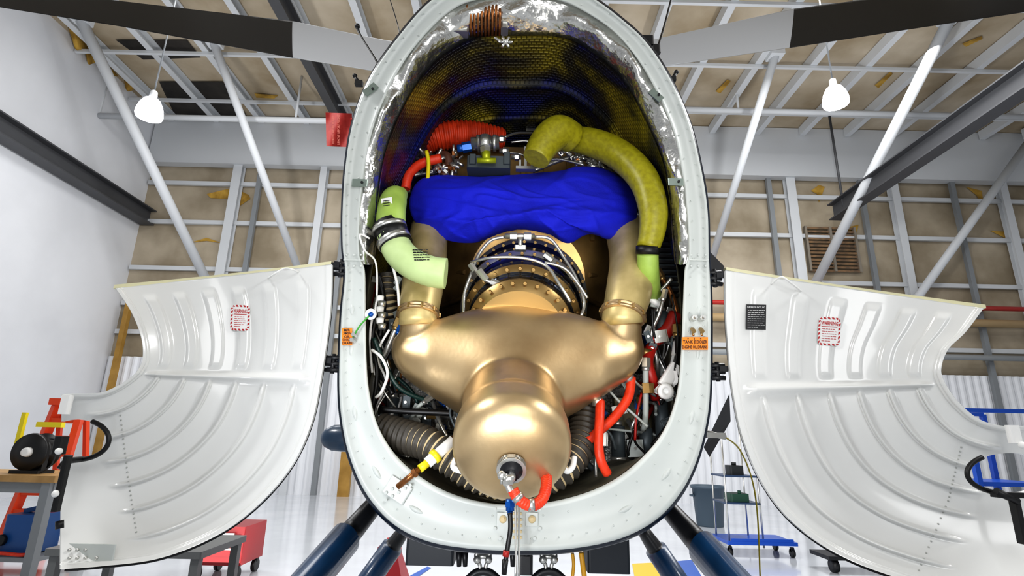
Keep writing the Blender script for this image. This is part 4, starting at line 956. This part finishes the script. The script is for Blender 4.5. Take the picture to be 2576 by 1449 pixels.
for u,v,Y in ((385,245,7.6),(2096,215,7.6)):
    c=P(u,v,Y)
    e=empty('pendant_lamp',(c.x,c.y,c.z),label='white glass bell pendant lamp hanging on a cord',cat='pendant lamp',group='pendant lamps')
    mb=MB(); mb.cyl(c,(c.x,c.y,ZC-.02),.012,None,0,8); mb.make('cord',stg,e)
    mb=MB(); mb.lathe(c,(0,0,-1),[(-.12,.03),(-.1,.05),(0,.06),(.03,.07)],0,20); mb.make('lamp_cap',stm,e)
    mb=MB(); mb.lathe(c,(0,0,-1),[(k_*.78,r_*.78) for k_,r_ in [(.02,.08),(.08,.15),(.2,.21),(.32,.24),(.42,.25),(.46,.235),(.47,.15),(.46,.05)]],0,36); mb.make('lamp_shade',M('lamp_glass','#f4f6ff',.3,emis=20.0),e)
    li=bpy.data.lights.new('lamp_light','POINT'); li.energy=230; li.shadow_soft_size=.2; lo=bpy.data.objects.new('lamp_light',li); sc.collection.objects.link(lo); lo.location=(c.x,c.y,c.z-.65)
# ---------------- props
woodt=M('bench_wood','#b4905c',.5,col2='#9c7a4a',vs=6)
t1=G(145,1200,.92); y0=t1.y; e=empty('workbench',(t1.x-.8,y0+.3,0),label='grey steel workbench with a wooden top',cat='workbench')
mb=MB(); mb.box((t1.x-.95,y0+.35,.90),(1.9,.75,.06),None,0,.01); mb.make('bench_top',woodt,e)
for dx in (-.1,-1.8):
    for dy in (.05,.65):
        mb=MB(); mb.beam((t1.x+dx,y0+dy,0),(t1.x+dx,y0+dy,.87),.08,.08); mb.box((t1.x+dx,y0+dy,.01),(.12,.12,.02)); mb.make('leg',stg,e)
mb=MB(); mb.box((t1.x-.95,y0+.35,.82),(1.8,.6,.10)); mb.make('bench_apron',stg,e)
mb=MB(); mb.box((t1.x-.95,y0+.35,.20),(1.75,.6,.04)); mb.make('bench_shelf',stg,e)
bx=t1.x; by=y0
mb=MB(); mb.box((bx-.35,by+.3,.40),(.3,.35,.34),None,0,.03); mb.beam((bx-.47,by+.3,.58),(bx-.23,by+.3,.64),.04,.04); mb.cyl((bx-.47,by+.12,.35),(bx-.47,by+.08,.35),.05,None,1)
mb.make('air_pump',[M('blue_paint','#1c4f8c',.35),black],label='blue painted portable pump on bench shelf',cat='pump')
mb=MB(); mb.sweep([(bx-.7,by+.08,.24),(bx-.55,by+.06,.24),(bx-.4,by+.06,.25),(bx-.2,by+.06,.24),(bx-.16,by+.2,.24)],.016,10); mb.make('air_hose',red,label='coiled red rubber hose lying on bench shelf',cat='hose')
c=Vector((bx-.46,by+.25,1.13)); mb=MB(); mb.lathe(c+Vector((0,-.1,0)),(0,1,0),[(0,.05),(.0,.17),(.03,.18),(.04,.11),(.16,.11),(.17,.18),(.2,.17),(.2,.05)],0,30); mb.box((c.x,c.y,.945),(.28,.2,.03)); mb.box((c.x+.10,c.y-.02,1.02),(.05,.06,.17)); mb.lathe(c+Vector((0,-.14,0)),(0,1,0),[(0,.02),(.0,.04),(.05,.05)],1,20)
mb.sweep([c+Vector((.1,0,.13)),c+Vector((.22,-.05,.1)),c+Vector((.26,-.1,-.1)),c+Vector((.2,-.15,-.19))],.008,8)
mb.make('cable_reel',[black,whitep],label='black cable reel standing on the workbench',cat='cable reel')
lad=M('ladder_orange','#e04818',.4)
c=Vector((P(105,1150,by+1.4).x,by+1.4,0)); zt_=P(100,1012,by+1.4).z
e=empty('step_ladder',c,label='orange fibreglass step ladder behind the workbench',cat='step ladder')
for s_ in(-1,1):
    mb=MB(); mb.beam((c.x+s_*.24,c.y,0),(c.x+s_*.16,c.y+.25,zt_),.07,.10); mb.make('ladder_rail',lad,e)
    mb=MB(); mb.beam((c.x+s_*.22,c.y+.7,0),(c.x+s_*.16,c.y+.3,zt_),.05,.05); mb.make('ladder_rail',lad,e)
for k in range(1,8):
    z=zt_*k/8; mb=MB(); mb.box((c.x,c.y+.25*k/8,z),(.44-.1*k/8,.09,.06)); mb.make('ladder_step',lad,e)
mb=MB(); mb.box((c.x,c.y+.27,zt_+.02),(.42,.26,.08),None,0,.02); mb.make('ladder_cap',lad,e)
mb=MB(); mb.box((c.x-.24,c.y-.1,P(70,1060,c.y).z-.1),(.05,.04,.40)); mb.make('spreader',yellow,e,'yellow brace')
mb=MB(); mb.box((c.x+.06,c.y-.06,P(110,1068,c.y).z),(.30,.06,.06)); mb.make('spreader',yellow,e,'yellow brace')
tp=P(330,1385,3.6); e=empty('work_table',(tp.x,3.9,0),label='low grey metal work table with folded frame',cat='table')
zt_=tp.z; dgm=M('table_grey','#6a6c6c',.4)
mb=MB(); mb.box((tp.x-.05,3.9,zt_-.02),(.95,.6,.04),None,0,.01); mb.make('table_top',dgm,e)
for dx in (-.48,.38):
    for dy in (-.25,.25): mb=MB(); mb.beam((tp.x+dx,3.9+dy,0),(tp.x+dx,3.9+dy,zt_-.04),.05,.05); mb.make('leg',dgm,e)
for y_ in (3.65,4.15): mb=MB(); mb.beam((tp.x-.48,y_,.3),(tp.x+.38,y_,.3),.04,.04); mb.make('stretcher',dgm,e)
yy=5.6; a=P(488,1325,yy); b_=P(602,1390,yy)
e=empty('tool_chest',((a.x+b_.x)/2,yy+.3,0),label='red metal tool chest on casters',cat='tool chest')
cr_=M('chest_red','#8c1418',.35)
mb=MB(); mb.box(((a.x+b_.x)/2,yy+.3,(a.z+.14)/2+.0),(b_.x-a.x,.5,a.z-.14),None,0,.015); mb.make('chest_body',cr_,e)
for k in range(3):
    z=lerp(.25,a.z-.1,k/2.); mb=MB(); mb.box(((a.x+b_.x)/2,yy+.045,z),(b_.x-a.x-.06,.02,(a.z-.3)/3.2),None,0,.004); mb.box(((a.x+b_.x)/2,yy+.025,z+.04),(b_.x-a.x-.16,.02,.015),None,1); mb.make('drawer',[cr_,steel],e)
for dx in(-1,1):
    for dy in(.1,.5):
        mb=MB(); q=Vector(((a.x+b_.x)/2+dx*(b_.x-a.x)*.4,yy+dy,.06)); mb.cyl(q+Vector((-.02,0,0)),q+Vector((.02,0,0)),.06); mb.box(q+Vector((0,0,.06)),(.05,.04,.05)); mb.make('caster',black,e)
q=P(975,1440,5.2); mb=MB(); q.z=0; zt_=P(975,1372,5.2).z
mb.rings([[q+Vector((x*s_,y*s_,z)) for x,y in ((-.2,-.2),(.2,-.2),(.2,.2),(-.2,.2))] for z,s_ in ((0,1),(.05,1),(zt_*.8,.5),(zt_,.42))],0,True,False); mb.cyl((q.x,q.y,zt_),(q.x,q.y,zt_+.06),.03)
mb.make('jack_stand',M('jack_red','#b8202c',.4),label='red steel jack stand on the floor',cat='jack stand')
g=G(1787,1323,0); zt_=P(1787,1218,g.y).z; rr=(P(1828,1240,g.y).x-P(1748,1240,g.y).x)/2
e=empty('trash_can',g,label='grey-blue round plastic trash can with rim',cat='trash can')
gb=M('bin_grey','#4a5a68',.5); mb=MB(); mb.lathe(g,(0,0,1),[(0,rr*.78),(.02,rr*.8),(zt_*.9,rr*.97),(zt_*.9,rr*1.05),(zt_*.97,rr*1.05),(zt_*.97,rr*.95),(.06,rr*.75)],0,32); mb.make('bin_body',gb,e)
for s_ in(-1,1): mb=MB(); mb.box(g+Vector((s_*rr*1.02,0,zt_*.72)),(.06,.12,.03),None,0,.01); mb.make('handle',gb,e)
g=G(1900,1400,0); Yc=g.y; x0=P(1835,1360,Yc).x; x1=P(1990,1360,Yc).x; zt_=P(1850,1070,Yc).z
e=empty('utility_cart',((x0+x1)/2,Yc+.25,0),label='blue shelf utility cart with steel posts and casters',cat='cart')
for x in (x0,x0+(x1-x0)*.55):
    for y in (Yc,Yc+.45):
        mb=MB(); mb.cyl((x,y,.1),(x,y,zt_),.012,None,0,8); mb.make('post',steel,e)
for x in (x0,x1):
    for y in (Yc,Yc+.45):
        mb=MB(); mb.cyl((x-.02,y,.05),(x+.02,y,.05),.05); mb.box((x,y,.09),(.04,.04,.05)); mb.make('caster',black,e)
bl=M('cart_blue','#1450b8',.35); bl2=M('shelf_blue','#243c5c',.4)
mb=MB(); mb.box(((x0+x1)/2,Yc+.225,.16),(x1-x0+.1,.6,.04),None,0,.01); mb.box(((x0+x1)/2,Yc-.06,.19),(x1-x0,.02,.05)); mb.make('shelf',bl,e)
xm=x0+(x1-x0)*.275; wm=(x1-x0)*.55
for z in (.62,.95): mb=MB(); mb.box((xm,Yc+.225,z),(wm+.03,.46,.02),None,0,.005); mb.box((xm,Yc-.01,z),(wm,.015,.02)); mb.make('shelf',bl2,e)
mb=MB(); mb.box((xm,Yc+.2,1.021),(.18,.2,.12),None,0,.02); mb.cyl((xm,Yc+.2,1.08),(xm,Yc+.2,1.12),.03); mb.make('storage_bin',M('bin_black','#1c2022',.5),label='small black storage bin on the cart shelf',cat='bin')
mb=MB(); mb.box((xm,Yc+.2,.681),(.24,.25,.10),None,0,.02); mb.cyl((xm,Yc+.1,.73),(xm,Yc+.1,.77),.02);mb.make('storage_bin',M('bin_green','#1f4a3a',.5),label='dark green parts bin on the lower shelf',cat='bin')
Yb=7.0; x0=P(2440,1100,Yb).x; x1=P(2620,1100,Yb).x; zt_=P(2440,1032,Yb).z
e=empty('maintenance_stand',((x0+x1)/2,Yb+.4,0),label='blue steel maintenance stand with platform and rails',cat='work stand')
mb=MB()
for x in (x0,x1):
    for y in (Yb,Yb+.8): mb.beam((x,y,0),(x,y,zt_),.06,.06); mb.box((x,y,.015),(.14,.14,.03))
for z in (zt_,zt_*.75): mb.beam((x0,Yb,z),(x1,Yb,z),.05,.05); mb.beam((x0,Yb,z),(x0,Yb+.8,z),.05,.05); mb.beam((x0,Yb+.8,z),(x1,Yb+.8,z),.05,.05)
mb.beam((x0,Yb,.2),(x1,Yb,.9),.04,.04); mb.make('stand_frame',bl,e)
mb=MB(); mb.box(((x0+x1)/2,Yb+.4,.95),(x1-x0,.8,.05)); mb.make('platform',bl,e)
g=G(2100,1440,0); e=empty('floor_dolly',(g.x+.3,g.y+.1,0),label='low black dolly with rubber wheels',cat='dolly')
mb=MB(); mb.box((g.x+.3,g.y+.1,.16),(.8,.4,.04)); mb.make('deck',blackp,e)
for dx in (0,.6): mb=MB(); mb.lathe((g.x+dx,g.y,.07),(1,0,0),[(-.03,.03),(-.03,.07),(.03,.07),(.03,.03)],0,20); mb.box((g.x+dx,g.y,.12),(.03,.03,.06)); mb.make('wheel',blackp,e)
tp_=M('tape_yellow','#e0b820',.4); tb_=M('tape_blue','#2458b0',.4)
mb=MB(); mb.add([G(1590,1418,.004),G(1700,1412,.004),G(1720,1460,.004),G(1600,1470,.004)],[(0,1,2,3)],0,False); mb.make('hangar_detail_4',tp_,kind='structure')
mb=MB(); mb.add([G(1700,1412,.004),G(1740,1408,.004),G(1765,1450,.004),G(1722,1460,.004)],[(0,1,2,3)],0,False); mb.make('hangar_detail_5',tb_,kind='structure')
mb=MB(); mb.add([G(1030,1449,.004),G(1075,1425,.004),G(1085,1428,.004),G(1045,1455,.004)],[(0,1,2,3)],0,False); mb.make('hangar_detail_6',tb_,kind='structure')
# ============================================================ LIGHT
w=bpy.data.worlds.new('world'); sc.world=w; w.use_nodes=True; w.node_tree.nodes['Background'].inputs[0].default_value=(.95,.97,1,1); w.node_tree.nodes['Background'].inputs[1].default_value=.40
def area(loc,tgt,sx,sy,e,col=(1,1,1)):
    l=bpy.data.lights.new('area','AREA'); l.shape='RECTANGLE'; l.size=sx; l.size_y=sy; l.energy=e; l.color=col
    o=bpy.data.objects.new('hangar_and_fill_light',l); sc.collection.objects.link(o); o.location=loc; o.rotation_euler=(Vector(tgt)-Vector(loc)).to_track_quat('-Z','Y').to_euler()
def spot(loc,tgt,e,ang,size,col=(1,1,1)):
    l=bpy.data.lights.new('bay_fill_spot','SPOT'); l.energy=e; l.spot_size=math.radians(ang); l.spot_blend=.7; l.shadow_soft_size=size; l.color=col
    o=bpy.data.objects.new('bay_fill_spot',l); sc.collection.objects.link(o); o.location=loc; o.rotation_euler=(Vector(tgt)-Vector(loc)).to_track_quat('-Z','Y').to_euler()
area((-3,7.5,9.2),(-3,7.5,0),5,4,430); area((6,7.5,9.2),(6,7.5,0),5,4,440)
area((-2.9,1.1,4.6),(-.6,2.0,1.2),.8,.6,72); area((3.2,1.1,4.4),(.6,2.0,1.2),.8,.6,64)  # side overhead areas added to draw shading across the door ribs
area((0,5,.8),(0,12,8),6,2,105)  # added uplight toward roof and back wall, no fixture stands here
area((.5,-.9,2.6),(0,2.4,1.6),1.8,1.2,26)  # front fill added near the camera
spot((.6,-.5,.9),(.02,2.6,2.25),165,36,.4,(1,.97,.92)); spot((-.7,-.3,1.0),(.0,2.4,1.55),175,38,.4,(.94,.96,1))  # unseen spots added to brighten the engine bay
